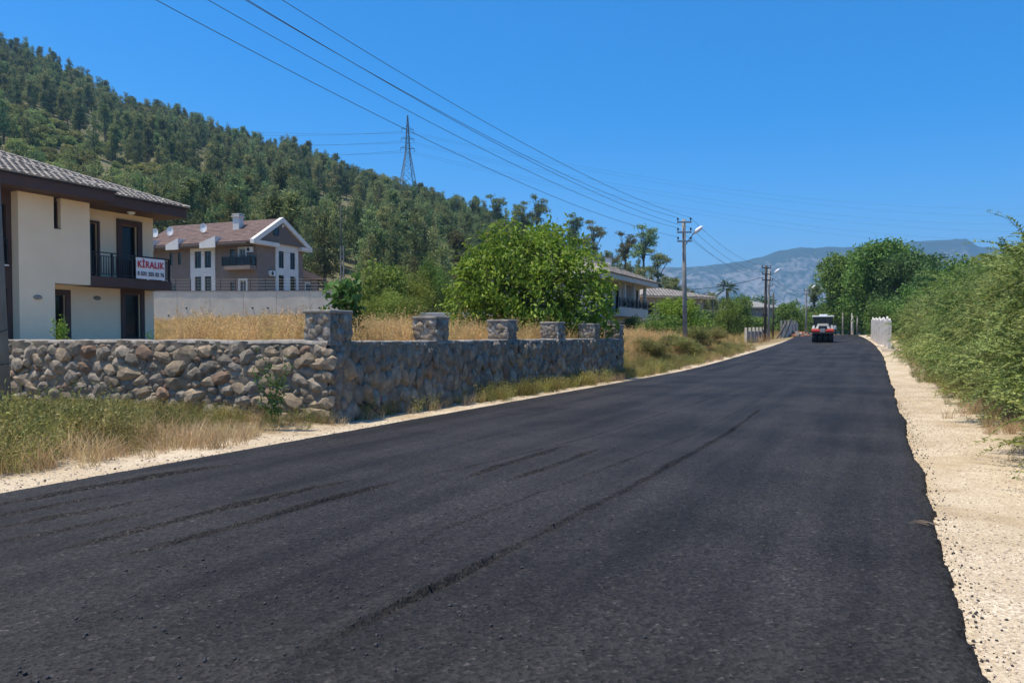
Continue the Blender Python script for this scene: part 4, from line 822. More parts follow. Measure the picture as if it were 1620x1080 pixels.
# pines that stand out against the sky on the falling ridge, each at its own place
for k, (px, ytop, d, st, lab) in enumerate(((786, 309, 300, 0, 'flat topped pine on the ridge, its crown spread like an umbrella above the bright tree'), (826, 320, 285, 1, 'thin tattered pine on the ridge right of the umbrella shaped pine'), (848, 312, 285, 2, 'tall open pine on the ridge with two stacked tufts, above the bright tree'), (908, 340, 270, 1, 'dark open pine on the ridge above the pale house chimney, left of a loose pair'),
      (940, 352, 265, 0, 'loose spreading pine on the ridge just right of the dark open pine'), (988, 369, 245, 2, 'bent pine leaning right on the ridge above the unfinished house'), (1019, 357, 240, 1, 'tallest slender pine near the concrete lamp pole, bare stem below its tufts'), (1041, 396, 235, 0, 'small open pine close to the left of the concrete lamp pole'))):
    x, y = gx(px, d); z = float(hill(np.array(x), np.array(y))); z = max(z, 3); zt = zat(ytop, d); t = thing('pine_tree', lab, 'pine tree', (x, y, z-.3), k*1.9, 'lone pines on the skyline'); s = (zt-z)/PH; t.scale = (s*1.1, s*1.1, s)
    cr, tr = OPEN[st]; o = bpy.data.objects.new('crown', cr); link(o, t)
    if len(tr.materials) == 0: tr.materials.append(M['barkpine'])
    o = bpy.data.objects.new('trunk', tr); link(o, t)
# ================================================================ garden and roadside trees
def lobes_ball(seed, n, w, h0, h1, r0, r1, flat=.8):
    rg = random.Random(seed); return [((w-.6*r0)*math.sqrt(rg.random())*math.cos(a), (w-.6*r0)*math.sqrt(rg.random())*math.sin(a), rg.uniform(h0, h1), rg.uniform(r0, r1), rg.uniform(r0, r1), rg.uniform(r0, r1)*flat) for a in [rg.uniform(0, 6.28) for _ in range(n)]]
gz = lambda x, y: float(H(np.array(x), np.array(y)))
# the bright tree behind the wall
lb = [(-1.75,0,1.3,1.25,1.3,1.2), (-1.6,-.2,2.6,1.15,1.2,1.0), (-.7,-.3,3.3,1.2,1.2,.95), (.5,0,3.3,1.3,1.3,.95), (1.5,.2,2.7,1.2,1.2,1.05), (2.0,0,1.5,1.1,1.2,1.2), (.3,-.5,1.9,1.6,1.4,1.6), (-.4,.6,1.6,1.7,1.4,1.6), (1.2,.4,.8,1.2,1.2,.9), (-.6,-.4,.7,1.1,1.1,.8), (-2.2,.3,2.0,.8,.8,.7), (.0,.2,4.0,.7,.7,.5), (-1.3,.1,3.75,.45,.5,.8), (1.3,0,3.8,.5,.5,.7), (2.6,-.2,1.1,.5,.5,.5), (-.75,0,4.25,.28,.3,.6), (.75,0,4.2,.3,.3,.5), (1.9,.1,3.4,.4,.4,.6), (-2.1,0,3.2,.4,.4,.7), (2.6,.2,2.3,.5,.5,.6), (-2.45,0,2.7,.4,.4,.5)]
x, y = gx(838, 30); tree('broadleaf_tree', 'large bright green broadleaf tree rising behind the stone wall pillars', 'tree', (x, y, gz(x, y)), crown_mesh('crown', lb, 2300, 8, .125, .215, .08, 31, droop=.9, shell=.55, rough=.6), trunk_mesh('trunk', 3.4, .14, lb, 32), M['leaf_bright'], .44, (1.07, 1.07, 1.06))
# fig behind the first pillar
lb = [(-.1,0,1.9,.34,.4,.35), (.35,0,1.6,.35,.4,.4), (-.25,.1,1.1,.35,.4,.4), (.15,0,.8,.45,.4,.4), (.5,.1,2.15,.25,.3,.25), (.05,-.1,1.45,.3,.3,.3)]
x, y = gx(539, 19.6); tree('fig_tree', 'slender young fig with large leaves just right of the first wall pillar', 'fig tree', (x, y, gz(x, y)), crown_mesh('crown', lb, 150, 4, .10, .21, .17, 33, droop=.6, shell=.5), trunk_mesh('trunk', 2.0, .04, lb, 34), M['leaf_fig'], 1., .84)
BL = []
for s in range(3):
    lb = lobes_ball(200+s, 13, 2.6, 1.2, 4.9, 1.0, 1.6); BL.append((crown_mesh('crown', lb, 1150, 7, .24, .30, .15, 210+s, droop=.4, shell=.6), trunk_mesh('trunk', 4.4, .16, lb[:7], 220+s)))
FEA = []
for s in range(2):
    lb = lobes_ball(240+s, 12, 1.9, .9, 4.8, .7, 1.25, 1.1); FEA.append((crown_mesh('crown', lb, 1500, 9, .2, .26, .055, 250+s, droop=-.2, shell=.45), trunk_mesh('trunk', 4.4, .1, lb[:6], 260+s)))
BIG = []
for s in range(3):
    lb = lobes_ball(270+s, 20, 6.6, 3.5, 14.0, 2.1, 3.6, .85); BIG.append((crown_mesh('crown', lb, 2600, 7, .5, .62, .33, 280+s, droop=.35, shell=.62), trunk_mesh('trunk', 11.5, .42, lb[:10], 290+s)))
def copy_mesh(p, m, cache={}):
    k = (p[0].name, m.name)
    if k not in cache: q = p[0].copy(); q.materials.clear(); q.materials.append(m); cache[k] = q
    return cache[k], p[1]
def plant(px, d, ytop, wpx, proto, ph, pw, m, name, label, cat, rz, group=None, sink=.0):
    x, y = gx(px, d); z = gz(x, y)-sink; h = zat(ytop, d)-z; wd = wpx/FPX*d; c, t = copy_mesh(proto, M[m]); return tree(name, label, cat, (x, y, z), c, t, M[m], rz, (wd/pw, wd/pw, h/ph), group)
for a in (   # pixel, distance, top, width in pixels, proto ...
  (590, 50, 408, 112, BL[0], 5.9, 6.2, 'leaf_olive', 'bushy_tree', 'bushy olive green tree in the dry field right of the concrete wall', 'tree', .3),
  (648, 54, 420, 95, FEA[0], 5.6, 4.6, 'leaf_olive', 'feathery_tree', 'feathery yellow-green tree in the middle of the field thicket', 'tree', 1.),
  (690, 56, 402, 66, FEA[1], 5.6, 4.6, 'leaf_mid', 'feathery_tree', 'taller feathery green tree at the right end of the field thicket', 'tree', 2.),
  (625, 46, 455, 110, FEA[1], 5.6, 4.6, 'leaf_olive', 'feathery_shrub', 'low feathery shrub in front of the field thicket', 'shrub', .5),
  (1040, 58, 492, 80, BL[1], 5.9, 6.2, 'leaf_mid', 'leafy_bush', 'mid green bush in front of the unfinished house', 'bush', 0.),
  (1068, 60, 468, 92, BL[2], 5.9, 6.2, 'leaf_bright', 'leafy_tree', 'bright green leafy tree right behind the concrete lamp pole', 'tree', 1.2),
  (1098, 70, 478, 70, BL[0], 5.9, 6.2, 'leaf_mid', 'leafy_tree', 'darker green tree right of the concrete lamp pole', 'tree', 2.2),
  (1010, 62, 498, 52, BL[0], 5.9, 6.2, 'leaf_dark', 'leafy_bush', 'dark bush at the right corner of the pale house', 'bush', 2.6),
  (1150, 92, 468, 52, BL[1], 5.9, 6.2, 'leaf_olive', 'leafy_tree', 'light green tree below the palm crown', 'tree', .2),
  (1172, 98, 464, 46, BL[2], 5.9, 6.2, 'leaf_mid', 'leafy_tree', 'green tree with narrow crown just right of the palm', 'tree', .9),
  (1126, 96, 490, 42, BL[0], 5.9, 6.2, 'leaf_dark', 'leafy_bush', 'dark green bush left of the palm', 'bush', .9),
  (1200, 120, 500, 60, BL[2], 5.9, 6.2, 'leaf_mid', 'leafy_bush', 'mid green bush in front of the small grey house', 'bush', 1.9),
  (1210, 190, 466, 100, BL[1], 5.9, 6.2, 'leaf_dark', 'dark_tree', 'dark tree rising behind the small grey house', 'tree', 1.9),
  (1258, 135, 474, 62, BL[0], 5.9, 6.2, 'leaf_mid', 'round_tree', 'rounded green tree behind the grey panel fence', 'tree', 2.9),
  (1288, 160, 452, 40, (PINES[2][0], PINES[2][1]), 12, 5, 'needle', 'dark_pine', 'dark pine rising behind the far lamp pole', 'pine tree', 1.),
  (1232, 150, 486, 48, BL[1], 5.9, 6.2, 'leaf_dark', 'leafy_bush', 'dark bush between the roadside poles', 'bush', .4),
  (1266, 150, 503, 44, BL[2], 5.9, 6.2, 'leaf_mid', 'leafy_bush', 'low green bush behind the orange rubble heap', 'bush', 1.1),
  (1310, 160, 478, 56, BL[2], 5.9, 6.2, 'leaf_dark', 'dark_tree', 'dark tree behind the road roller', 'tree', .4),
  (1334, 195, 470, 60, BL[0], 5.9, 6.2, 'leaf_mid', 'dark_tree', 'green tree closing the end of the road', 'tree', 1.4),
  (1346, 140, 400, 112, BIG[0], 16.2, 15.5, 'leaf_mid', 'tall_tree', 'tall dark tree leaning over the end of the road', 'tree', .4),
  (1390, 122, 378, 132, BIG[1], 16.2, 15.5, 'leaf_mid', 'tall_tree', 'tallest round crowned tree over the white fence', 'tree', 1.9),
  (1436, 112, 402, 120, BIG[2], 16.2, 15.5, 'leaf_dark', 'tall_tree', 'dense dark tree right of the tallest roadside tree', 'tree', 2.9),
  (1318, 175, 470, 70, BL[0], 5.9, 6.2, 'leaf_mid', 'dark_tree', 'mid green tree behind the roller cab', 'tree', .9),
  (1352, 205, 478, 70, BL[2], 5.9, 6.2, 'leaf_mid', 'dark_tree', 'tree behind the bright white pole at the road end', 'tree', 2.9),
  (1292, 215, 480, 60, BL[1], 5.9, 6.2, 'leaf_dark', 'dark_tree', 'tree behind the far lamp pole beside the dark pine', 'tree', 2.0),
  (1378, 150, 455, 90, BL[1], 5.9, 6.2, 'leaf_dark', 'dark_tree', 'dark tree under the tallest crowns at the bend', 'tree', 1.0),
  (1396, 118, 462, 74, BL[1], 5.9, 6.2, 'leaf_mid', 'leafy_tree', 'lower green tree in front of the tall trees', 'tree', 2.1),
  (1405, 92, 470, 70, BL[2], 5.9, 6.2, 'leaf_mid', 'leafy_tree', 'leafy tree spilling over the far end of the white fence', 'tree', .7),
  (1438, 74, 446, 84, BL[0], 5.9, 6.2, 'leaf_mid', 'leafy_tree', 'green tree behind the near end of the white fence', 'tree', .1),
  (1478, 80, 412, 110, BL[1], 5.9, 6.2, 'leaf_dark', 'leafy_tree', 'dark green tree above the middle of the roadside hedge', 'tree', 1.1),
  (1540, 62, 400, 130, BL[2], 5.9, 6.2, 'leaf_mid', 'leafy_tree', 'green tree behind the hedge below the blue mountain shoulder', 'tree', 2.1),
  (1605, 48, 392, 150, BL[0], 5.9, 6.2, 'leaf_mid', 'leafy_tree', 'green tree behind the hedge at the right edge of the photo', 'tree', 2.8),
): plant(*a[:5], *a[5:7], a[7], *a[8:])
# palm
x, y = gx(1150, 118); z = gz(x, y); hp = zat(456, 118)-z; t = thing('palm_tree', 'palm with a shaggy round crown rising above the roadside trees', 'palm tree', (x, y, z))
b = MB(); b.tube([(0, 0, -.2), (.1, 0, hp*.5), (0, 0, hp)], [.3, .24, .22], 8); b.build('trunk', M['bark'], t, True)
V = []; F = []; n0 = 0; rg = np.random.default_rng(4); fr = []
for k in range(34):
    a = rg.uniform(0, 6.28); el = rg.uniform(-.5, 1.3); L_ = rg.uniform(1.3, 1.8); d = np.array([math.cos(a)*math.cos(el), math.sin(a)*math.cos(el), math.sin(el)]); s_ = np.array([-math.sin(a), math.cos(a), 0])
    for q in np.linspace(.25, 1, 9):
        p = d*L_*q+np.array([0, 0, -.45*q*q*L_*.6])
        for sg in (-1, 1): fr.append((p, d*.6+s_*sg*.8+np.array([0, 0, -.25])))
C = np.array([f[0] for f in fr])+np.array([0, 0, hp]); Dd = np.array([f[1] for f in fr]); meshobj('crown', fast_mesh('crown', *leaves(C+unit(Dd)*.25, Dd, .6, .10, rg)), M['palm'], t)
# bare twiggy shrub in front of the concrete wall
x, y = gx(476, 44); t = thing('bare_shrub', 'leafless twiggy shrub in front of the concrete wall, above the first pillar', 'shrub', (x, y, gz(x, y))); rg = random.Random(8); b = MB()
for k in range(26):
    a = rg.uniform(0, 6.28); s_ = rg.uniform(.3, 1.25); hh = rg.uniform(1.1, 2.2); e = Vector((math.cos(a)*s_, math.sin(a)*s_, hh)); m_ = e*.5+Vector((rg.uniform(-.1, .1), rg.uniform(-.1, .1), .1)); b.tube([(0, 0, -.1), m_, e], [.028, .016, .006], 4, False)
    for q in range(4): p = m_.lerp(e, rg.random()); b.tube([p, p+Vector((rg.uniform(-.35, .35), rg.uniform(-.35, .35), rg.uniform(.15, .5)))], [.009, .004], 4, False)
b.build('twigs', M['twig'], t)
# ================================================================ feathery hedge along the right shoulder
def feather_shrub(seed, m='leaf_hedge', n_tw=1500, lf=34):
    rg = np.random.default_rng(seed); rr = random.Random(seed)
    lb = np.array([(rr.uniform(-1.0, 1.0), rr.uniform(-1.3, 1.3), rr.uniform(.6, 3.3), rr.uniform(.55, .9), rr.uniform(.6, 1.0), rr.uniform(.5, .8)) for _ in range(17)]+[(-1.0, -1.0, .55, .75, .9, .5), (-1.15, .9, .5, .7, .9, .5), (.3, 0, .6, 1.2, 1.2, .6)])
    k = rg.integers(0, len(lb), n_tw); d = unit(rg.normal(size=(n_tw, 3))+np.array([0, 0, .25])); r = .62+.46*rg.random(n_tw)**.7; T = lb[k,:3]+d*r[:,None]*lb[k,3:]
    T[:,2] = np.maximum(T[:,2], .12+rg.random(n_tw)*.3)
    D = unit(d*.8+rg.normal(size=(n_tw, 3))*.45+np.array([0, 0, .15])); Ln = rg.uniform(.35, .85, n_tw); lg = rg.random(n_tw) < .05; Ln = np.where(lg, rg.uniform(.9, 1.35, n_tw), Ln); D = np.where(lg[:,None], unit(D+np.array([0, 0, .7])), D)
    q = (np.arange(lf)//2+.5)/(lf/2); sg = np.where(np.arange(lf) % 2, 1, -1)
    S_ = unit(np.cross(D, np.array([0, 0, 1.])+rg.normal(size=(n_tw, 3))*.3))
    pos = T[:,None]+D[:,None]*(q[None,:,None]*Ln[:,None,None]); pos[...,2] -= (q[None]**2)*Ln[:,None]*.42
    dirs = S_[:,None]*sg[None,:,None]+D[:,None]*.55; ll = .105*(1.1-.6*q)[None,:]*rg.uniform(.7, 1.2, (n_tw, 1)); dirs = dirs+rg.normal(size=dirs.shape)*.18; dirs[...,2] -= .15
    C = (pos+unit(dirs)*ll[...,None]*.5).reshape(-1, 3)
    V1, F1 = leaves(C, dirs.reshape(-1, 3), ll.ravel(), ll.ravel()*.38, rg)
    # thin stalks carrying the leaflets
    e = T+D*Ln[:,None]; e[:,2] -= Ln*.42; mid = T+D*Ln[:,None]*.5; mid[:,2] -= Ln*.105; w_ = S_*.004
    V2 = np.stack([T-w_, T+w_, mid+w_, mid-w_, mid-w_, mid+w_, e+w_*.4, e-w_*.4], 1).reshape(-1, 3); F2 = np.arange(len(V2)).reshape(-1, 4)
    me = merge_mesh('foliage', [(V1, F1, M[m]), (V2, F2, M['bark'])])
    b = MB()
    for i in range(16): a = rr.uniform(0, 6.28); c = lb[i % len(lb)]; b.tube([(math.cos(a)*.2, math.sin(a)*.2, -.2), (c[0]*.6, c[1]*.6, c[2]*.6+.2), (c[0], c[1], c[2]+.3)], [.035, .024, .008], 5, False)
    return me, b.mesh('stems', True)
FS = [feather_shrub(300+s, m) for s, m in enumerate(('leaf_hedge', 'leaf_hedge2', 'leaf_hedge', 'leaf_hedge2'))]
for k, (x, y, s, hz_) in enumerate(((3.5,10.2,1.0,.95), (3.4,13.4,1.0,.84), (3.6,16.6,1.02,.82), (3.7,20.,1.05,.84), (3.7,23.5,1.08,.90), (3.9,27.4,1.12,1.1), (3.7,31.8,1.1,1.05), (3.7,36.5,1.12,1.08), (3.5,41.5,1.1,1.02), (3.3,47,1.15,1.05), (3.0,53,1.1,1.0), (3.1,59.5,1.15,1.05), (6.6,20,1.3,.80), (6.8,27,1.4,.92), (6.8,35,1.4,1.2), (7.,45,1.5,1.2))):
    t = thing('hedge_shrub', 'feathery yellow-green shrub of the overgrown hedge along the right gravel shoulder' if k < 12 else 'taller feathery shrub growing behind the hedge on the right', 'shrub', (x, y, gz(x, y)), k*2.1, 'feathery shrubs of the right hedge' if k < 12 else 'taller shrubs behind the right hedge'); t.scale = (s, s, hz_)
    me, st = FS[(0, 1, 2, 0, 3, 2, 1)[k % 7]]; o = bpy.data.objects.new('foliage', me); link(o, t)
    if len(st.materials) == 0: st.materials.append(M['bark'])
    o = bpy.data.objects.new('stems', st); link(o, t)
# ================================================================ grasses and weeds
def tuft(seed, n, h, sp, lean, wd, m, head=False, nm='tuft'):
    rg = np.random.default_rng(seed); a = rg.uniform(0, 6.28, n); r = sp*np.sqrt(rg.random(n)); p0 = np.stack([r*np.cos(a), r*np.sin(a), 0*a-.03], -1); hh = h*rg.uniform(.5, 1.1, n); ld = rg.normal(size=(n, 2))*lean
    p1 = p0+np.stack([ld[:,0]*hh*.35, ld[:,1]*hh*.35, hh*.6], -1); p2 = p0+np.stack([ld[:,0]*hh, ld[:,1]*hh, hh], -1); b = rg.uniform(0, 6.28, n); s_ = np.stack([np.cos(b), np.sin(b), 0*b], -1)*wd
    V = np.stack([p0-s_, p0+s_, p1+s_*.7, p1-s_*.7, p1-s_*.7, p1+s_*.7, p2+s_*.1, p2-s_*.1], 1).reshape(-1, 3); F = np.arange(len(V)).reshape(-1, 4)
    if head:
        k = np.repeat(np.arange(n), 5); C = p1[k]+(p2-p1)[k]*rg.uniform(.45, 1.05, (len(k), 1))+rg.normal(size=(len(k), 3))*.018; V2, F2 = leaves(C, (p2-p1)[k]+rg.normal(size=(len(k), 3))*.25, .06, .016, rg); F = np.concatenate([F, F2+len(V)]); V = np.concatenate([V, V2])
    me = fast_mesh(nm, V, F); me.materials.append(m); return me
def weed(seed, n, h, sp, m, lf, nm='weed'):
    rg = np.random.default_rng(seed); V = []; a = rg.uniform(0, 6.28, n); r = sp*np.sqrt(rg.random(n)); tip = np.stack([r*np.cos(a)*1.6, r*np.sin(a)*1.6, h*rg.uniform(.55, 1.1, n)], -1); base = np.stack([r*np.cos(a)*.5, r*np.sin(a)*.5, 0*a-.03], -1)
    s_ = unit(rg.normal(size=(n, 3)))*.004; s_[:,2] = 0; Vs = np.stack([base-s_, base+s_, tip+s_*.5, tip-s_*.5], 1).reshape(-1, 3)
    k = np.repeat(np.arange(n), 22); q = rg.uniform(.15, 1.02, (len(k), 1)); C = base[k]+(tip-base)[k]*q+rg.normal(size=(len(k), 3))*np.array([.035, .035, .02]); D = rg.normal(size=(len(k), 3))+np.array([0, 0, .5]); Vl, Fl = leaves(C, D, lf*rg.uniform(.6, 1.2, len(k)), lf*.34, rg)
    me = fast_mesh(nm, np.concatenate([Vs, Vl]), np.concatenate([np.arange(len(Vs)).reshape(-1, 4), Fl+len(Vs)])); me.materials.append(m); return me
GD = [tuft(400+i, 26, .95, .20, .22, .006, M['grass_dry'], True, 'dry_tuft') for i in range(3)]
GS = [tuft(410+i, 34, .42, .18, .5, .005, M['grass_straw'], False, 'straw_tuft') for i in range(3)]
GG = [tuft(420+i, 34, .60, .18, .35, .006, M['grass_green'], True, 'green_tuft') for i in range(3)]
GW = [weed(430+i, 16, .62, .22, M['weed'], .055) for i in range(4)]
def sow(name, box, dens, fn, protos, pick, smin, smax, seed, tilt=.12, hf=None):
    rg = np.random.default_rng(seed); x0, x1, y0, y1 = box; n = int((x1-x0)*(y1-y0)*dens); X = rg.uniform(x0, x1, n); Y = rg.uniform(y0, y1, n); w_ = fn(X, Y); px, d = to_px(X, Y)
    ok = (rg.random(n) < w_) & (px > -60) & (px < 1700) & (d > 2); X, Y = X[ok], Y[ok]; Z = H(X, Y); n = len(X)
    idx = pick(X, Y, rg).astype(int) if pick else rg.integers(0, len(protos), n); scl = rg.uniform(smin, smax, n)*(1+.9*fbm(X*.7, Y*.7))*(1 if hf is None else hf(X, Y))
    return scatter(name, np.stack([X, Y, Z], -1), np.stack([rg.normal(size=n)*tilt, rg.normal(size=n)*tilt, rg.uniform(0, 6.28, n)], -1), scl, idx, protos)
def mixpick(pr):   # choose between groups of three or four prototypes with noise-driven patches
    def f(X, Y, rg):
        g = (fbm(X*.45+3, Y*.45)*2.6+rg.normal(size=len(X))*.28+.5); return np.clip(g, 0, .999)*pr
    return f
edgeL = lambda Y: np.interp(Y, [3, 5.7, 8.3, 11, 13, 17, 31, 60], [-9.6, -9.45, -8.85, -8.95, -8.9, -8.65, -8.5, -8.55])
# weeds before the wall
hgt = lambda X, Y: np.interp(Y, [4, 7.5, 9, 10.5, 11.8], [1.2, 1.05, .72, .5, .42])
sow('roadside_weeds', (-21, -8.4, 3.5, 11.75), 15, lambda X, Y: sst(.1, -.8, X-edgeL(Y)-.12+fbm(X*1.2, Y*1.2)*1.0)*(.55+.45*(fbm(X*.5, Y*.5) > -.25)), GS+GW+GG, mixpick(10), .6, 1.3, 1, hf=hgt)
sow('straw_grass', (-21, -8.2, 3.5, 11.75), 13, lambda X, Y: sst(.5, -.6, X-edgeL(Y)+fbm(X*1.5, Y*1.5)*1.1)*.9, GS, None, .45, 1.1, 2, hf=hgt)
sow('wall_foot_grass', (-9.4, -8.2, 12.3, 32), 26, lambda X, Y: sst(.1, -.35, X-edgeL(Y)+fbm(X*2, Y*1.5)*.5)*np.where(Y < 16.5, .6, .95), GS+GW[:3]+GG, mixpick(9), .45, .85, 3)
# bank beyond the wall
sow('verge_grass', (-12.2, -7.6, 31.2, 66), 13, lambda X, Y: sst(.15, -.4, X-road_c(Y)-edgeL(Y)+fbm(X*2, Y*1.)*.5), GS+GG+GW[:3], mixpick(9), .5, .95, 4)
sow('golden_bank_grass', (-24, -10.6, 31.2, 66), 7, lambda X, Y: sst(-10.4, -11.6, X-road_c(Y)+fbm(X, Y)*2.)*.95, GD+GD+GG, mixpick(8), .8, 1.2, 5)
# golden field behind the wall
sow('golden_field_grass', (-30, -9.95, 12.45, 32), 9, lambda X, Y: np.where((Y-12.2)*15.3 > (-13.6-X)*13.6, 1, 0)*.95, GD+GG[:1], lambda X, Y, rg: np.where(rg.random(len(X)) < .06, 3, rg.integers(0, 3, len(X))), .72, 1.1, 6)
sow('golden_slope_grass', (-64, -10, 32, 70), 4.2, lambda X, Y: np.where((X-W1[0])*_wn[0]+(Y-W1[1])*_wn[1] < -.5, 1, 0)*np.where((X > -24) & (Y > 57), 0, 1), GD+GG[:1]+GS[:1], lambda X, Y, rg: np.where(fbm(X*.2, Y*.2)+rg.normal(size=len(X))*.1 > .14, 3, rg.integers(0, 3, len(X))), .55, .95, 7)
# shoulder below the hedge
sow('shoulder_grass', (1.2, 3.4, 6, 62), 26, lambda X, Y: sst(1.5, 2.4, X-road_c(Y)+fbm(X*1.5, Y*.8)*1.6)*.9, GS+GG[:1]+GW[:2], mixpick(6), .28, .7, 8)
sow('far_grass', (-40, 30, 66, 140), 1.3, lambda X, Y: np.where((X-road_c(Y) < -9.8) | (X-road_c(Y) > 2.6), 1, 0), GS+GG+GD, None, .6, 1.1, 9)
# single plants
def leafy(name, label, px, py, d, proto, sc, z=None):
    p = P(px, py, d); t = thing(name, label, 'plant', (p.x, p.y, p.z if z is None else z)); t.scale = (sc,)*3; o = bpy.data.objects.new('foliage', proto); link(o, t)
lw_ = [weed(440+i, 14, 1.0, .20, M['leaf_fig'], .09, 'foliage') for i in range(2)]
leafy('wall_weed', 'tall thin leafy weed climbing the stone wall near its corner', 432, 650, 14.2, lw_[0], 1.25, 0.05)
leafy('leafy_plant', 'small bright leafy plant growing in front of the cream house, above the wall', 98, 541, 19.5, weed(450, 12, .62, .16, M['leaf_bright'], .10, 'foliage'), 1.0)
leafy('leafy_plant', 'wispy low plant at the right corner of the cream house', 238, 541, 21, weed(451, 6, .5, .12, M['leaf_fig'], .07, 'foliage'), .8)
for k, (x, y, s, lab) in enumerate(((-10.2, 38.5, 1.0, 'rounded grey-green bush on the bank left of the concrete lamp pole'), (-10.4, 45.5, 1.0, 'low grey-green bush at the foot of the lamp pole on the bank'), (-11., 52, 1.25, 'wide low bush on the bank right of the lamp pole'), (-11.4, 60, 1.2, 'far low bush on the bank before the stone garden wall'))):
    t = thing('bank_bush', lab, 'bush', (x, y, gz(x, y)), k*1.3); t.scale = (s*.42, s*.62, s*.25); c, tr_ = copy_mesh(FEA[k % 2], M['weed']); o = bpy.data.objects.new('foliage', c); link(o, t)
# ================================================================ loose stones on the shoulders and crumbs on the asphalt
PB = []
for q in range(4): me = stone_mesh(500+q, 1); me.materials.append(M['soilrock']); me.name = 'pebble'; PB.append(me)
CB = []
for q in range(3): me = stone_mesh(510+q, 1); me.materials.append(M['crumb']); me.name = 'crumb'; CB.append(me)
def pebbles(name, box, n, keep, protos, s0, s1, seed, onroad=False):
    rg = np.random.default_rng(seed); X = rg.uniform(box[0], box[1], n); Y = box[2]+(box[3]-box[2])*rg.random(n)**1.7; ok = rg.random(n) < keep(X, Y); X, Y = X[ok], Y[ok]; s = s0+(s1-s0)*rg.random(len(X))**4
    Z = (road_z(X, Y) if onroad else H(X, Y))+s*.25
    return scatter(name, np.stack([X, Y, Z], -1), rg.uniform(0, 6.28, (len(X), 3)), s, rg.integers(0, len(protos), len(X)), protos)
pebbles('shoulder_gravel', (.45, 2.6, 2.2, 30), 30000, lambda X, Y: .25+.75*(fbm(X*.9, Y*.6) > -.08), PB, .004, .017, 1)
pebbles('verge_gravel', (-10.8, -7.95, 3.5, 30), 14000, lambda X, Y: .2+.8*(fbm(X, Y*.7) > 0), PB, .004, .024, 2)
def crumbden(X, Y): return np.exp(-np.square((X+2.9)/1.7))*sst(9.5, 4, Y)*np.clip(.35+2.2*fbm(X*1.3, Y*1.3), .05, 1)
pebbles('asphalt_crumbs', (-6, .0, 2.2, 10), 8000, crumbden, CB, .005, .018, 3, True)
pebbles('edge_crumbs', (.25, 1.0, 2.2, 22), 7000, lambda X, Y: np.exp(-np.square((X-.54)/.11)), CB, .004, .018, 4)
pebbles('edge_spill_crumbs', (-9.2, -8.0, 4, 14), 500, lambda X, Y: sst(-8.7, -8.1, X)*(fbm(X, Y) > -.1), CB, .004, .026, 5)
# ================================================================ power poles, lamps and wires
def pole(name, label, px, d, zb, ytop, r0, r1, m, arms=(), aw=.9, lamp=None, lean=0., group=None, rz=None, dark=False):
    x, y = gx(px, d); h = zat(ytop, d)-zb; t = thing(name, label, 'utility pole', (x, y, zb), YAW if rz is None else rz, group); t.rotation_euler[1] = -lean
    b = MB(); b.tube([(0, 0, -.5), (0, 0, h*.5), (0, 0, h)], [r0, (r0+r1)/2, r1], 10); b.build('shaft', m, t, True); t['h'] = h; pts = []
    for k, ya in enumerate(arms):
        z = zat(ya, d)-zb; b = MB(); b.box(-aw/2, aw/2, -r1-.08, -r1-.01, z-.05, z+.05); c = b.build('crossarm', M['steel'] if not dark else M['dark'], t)
        im = MB(); im.tube([(0, 0, .05), (0, 0, .13), (0, 0, .15), (0, 0, .25), (0, 0, .30)], [.02, .02, .06, .055, .02], 8); im = im.mesh('insulator', True); im.materials.append(M['dark'])
        for sx in (-1, 1):
            o = bpy.data.objects.new('insulator', im); link(o, c); o.location = (sx*(aw/2-.05), -r1-.045, z); pts.append((sx*(aw/2-.05), -r1-.045, z+.28))
    if lamp:
        z0, L_, z1 = lamp; b = MB(); b.tube([(r1, -.05, z0), (r1+L_*.5, -.07, z0+(z1-z0)*.55), (r1+L_, -.08, z1)], .03, 6); a = b.build('lamp_arm', M['dark'], t, True)
        q = Vector((r1+L_, -.08, z1)); u = Vector((.8, 0, .6)).normalized(); b = MB(); ps = [q-u*.08, q+u*.05, q+u*.3, q+u*.62, q+u*.74]; b.tube(ps, [.03, .08, .14, .12, .03], 8); b.build('lamp_head', M['whiteplastic'], t, True)
    bpy.context.view_layer.update(); mw = t.matrix_world; t.pop('h', None) if hasattr(t, 'pop') else None
    if 'h' in t: del t['h']
    return t, [mw @ Vector(p) for p in pts]
def wire(a, b_, sag, label, r=.016, name='overhead_wire', group='overhead wires along the road'):
    a, b_ = Vector(a), Vector(b_); n = 24; m = MB(); o0 = a
    m.tube([a.lerp(b_, k/n)-a+Vector((0, 0, -sag*4*(k/n)*(1-k/n))) for k in range(n+1)], r, 5); o = m.build(name, M['wire']); o.location = a; tag(o, label, 'power line', group); return o
t0, i0 = pole('utility_pole', 'nearest concrete pole, cut by the left photo edge before the stone wall', -3, 13.1, -.05, -262, .20, .15, M['pole'], (-258, -212, -150), .95, None, rad(1.7))
b = MB(); b.tube([(.15, 0, 8.3), (.9, 0, 8.75), (1.7, 0, 8.95)], .035, 8); la = b.build('lamp_arm', M['dark'], t0, True); b = MB(); b.tube([(1.65, 0, 8.92), (1.75, 0, 8.95), (2.1, 0, 9.02), (2.5, 0, 9.08), (2.62, 0, 9.1)], [.05, .12, .17, .14, .04], 10); b.build('lamp_head', M['whiteplastic'], la, True)
b = MB(); b.tube([(.19*math.cos(a)*1.0, .19*math.sin(a)*1.0, 1.75+.05*math.sin(a)) for a in np.linspace(0, 6.28, 14)], .008, 4); b.tube([(.19*math.cos(a), .19*math.sin(a), 1.15+.03*math.cos(a)) for a in np.linspace(0, 6.28, 14)], .008, 4); b.build('strap', M['dark'], t0)
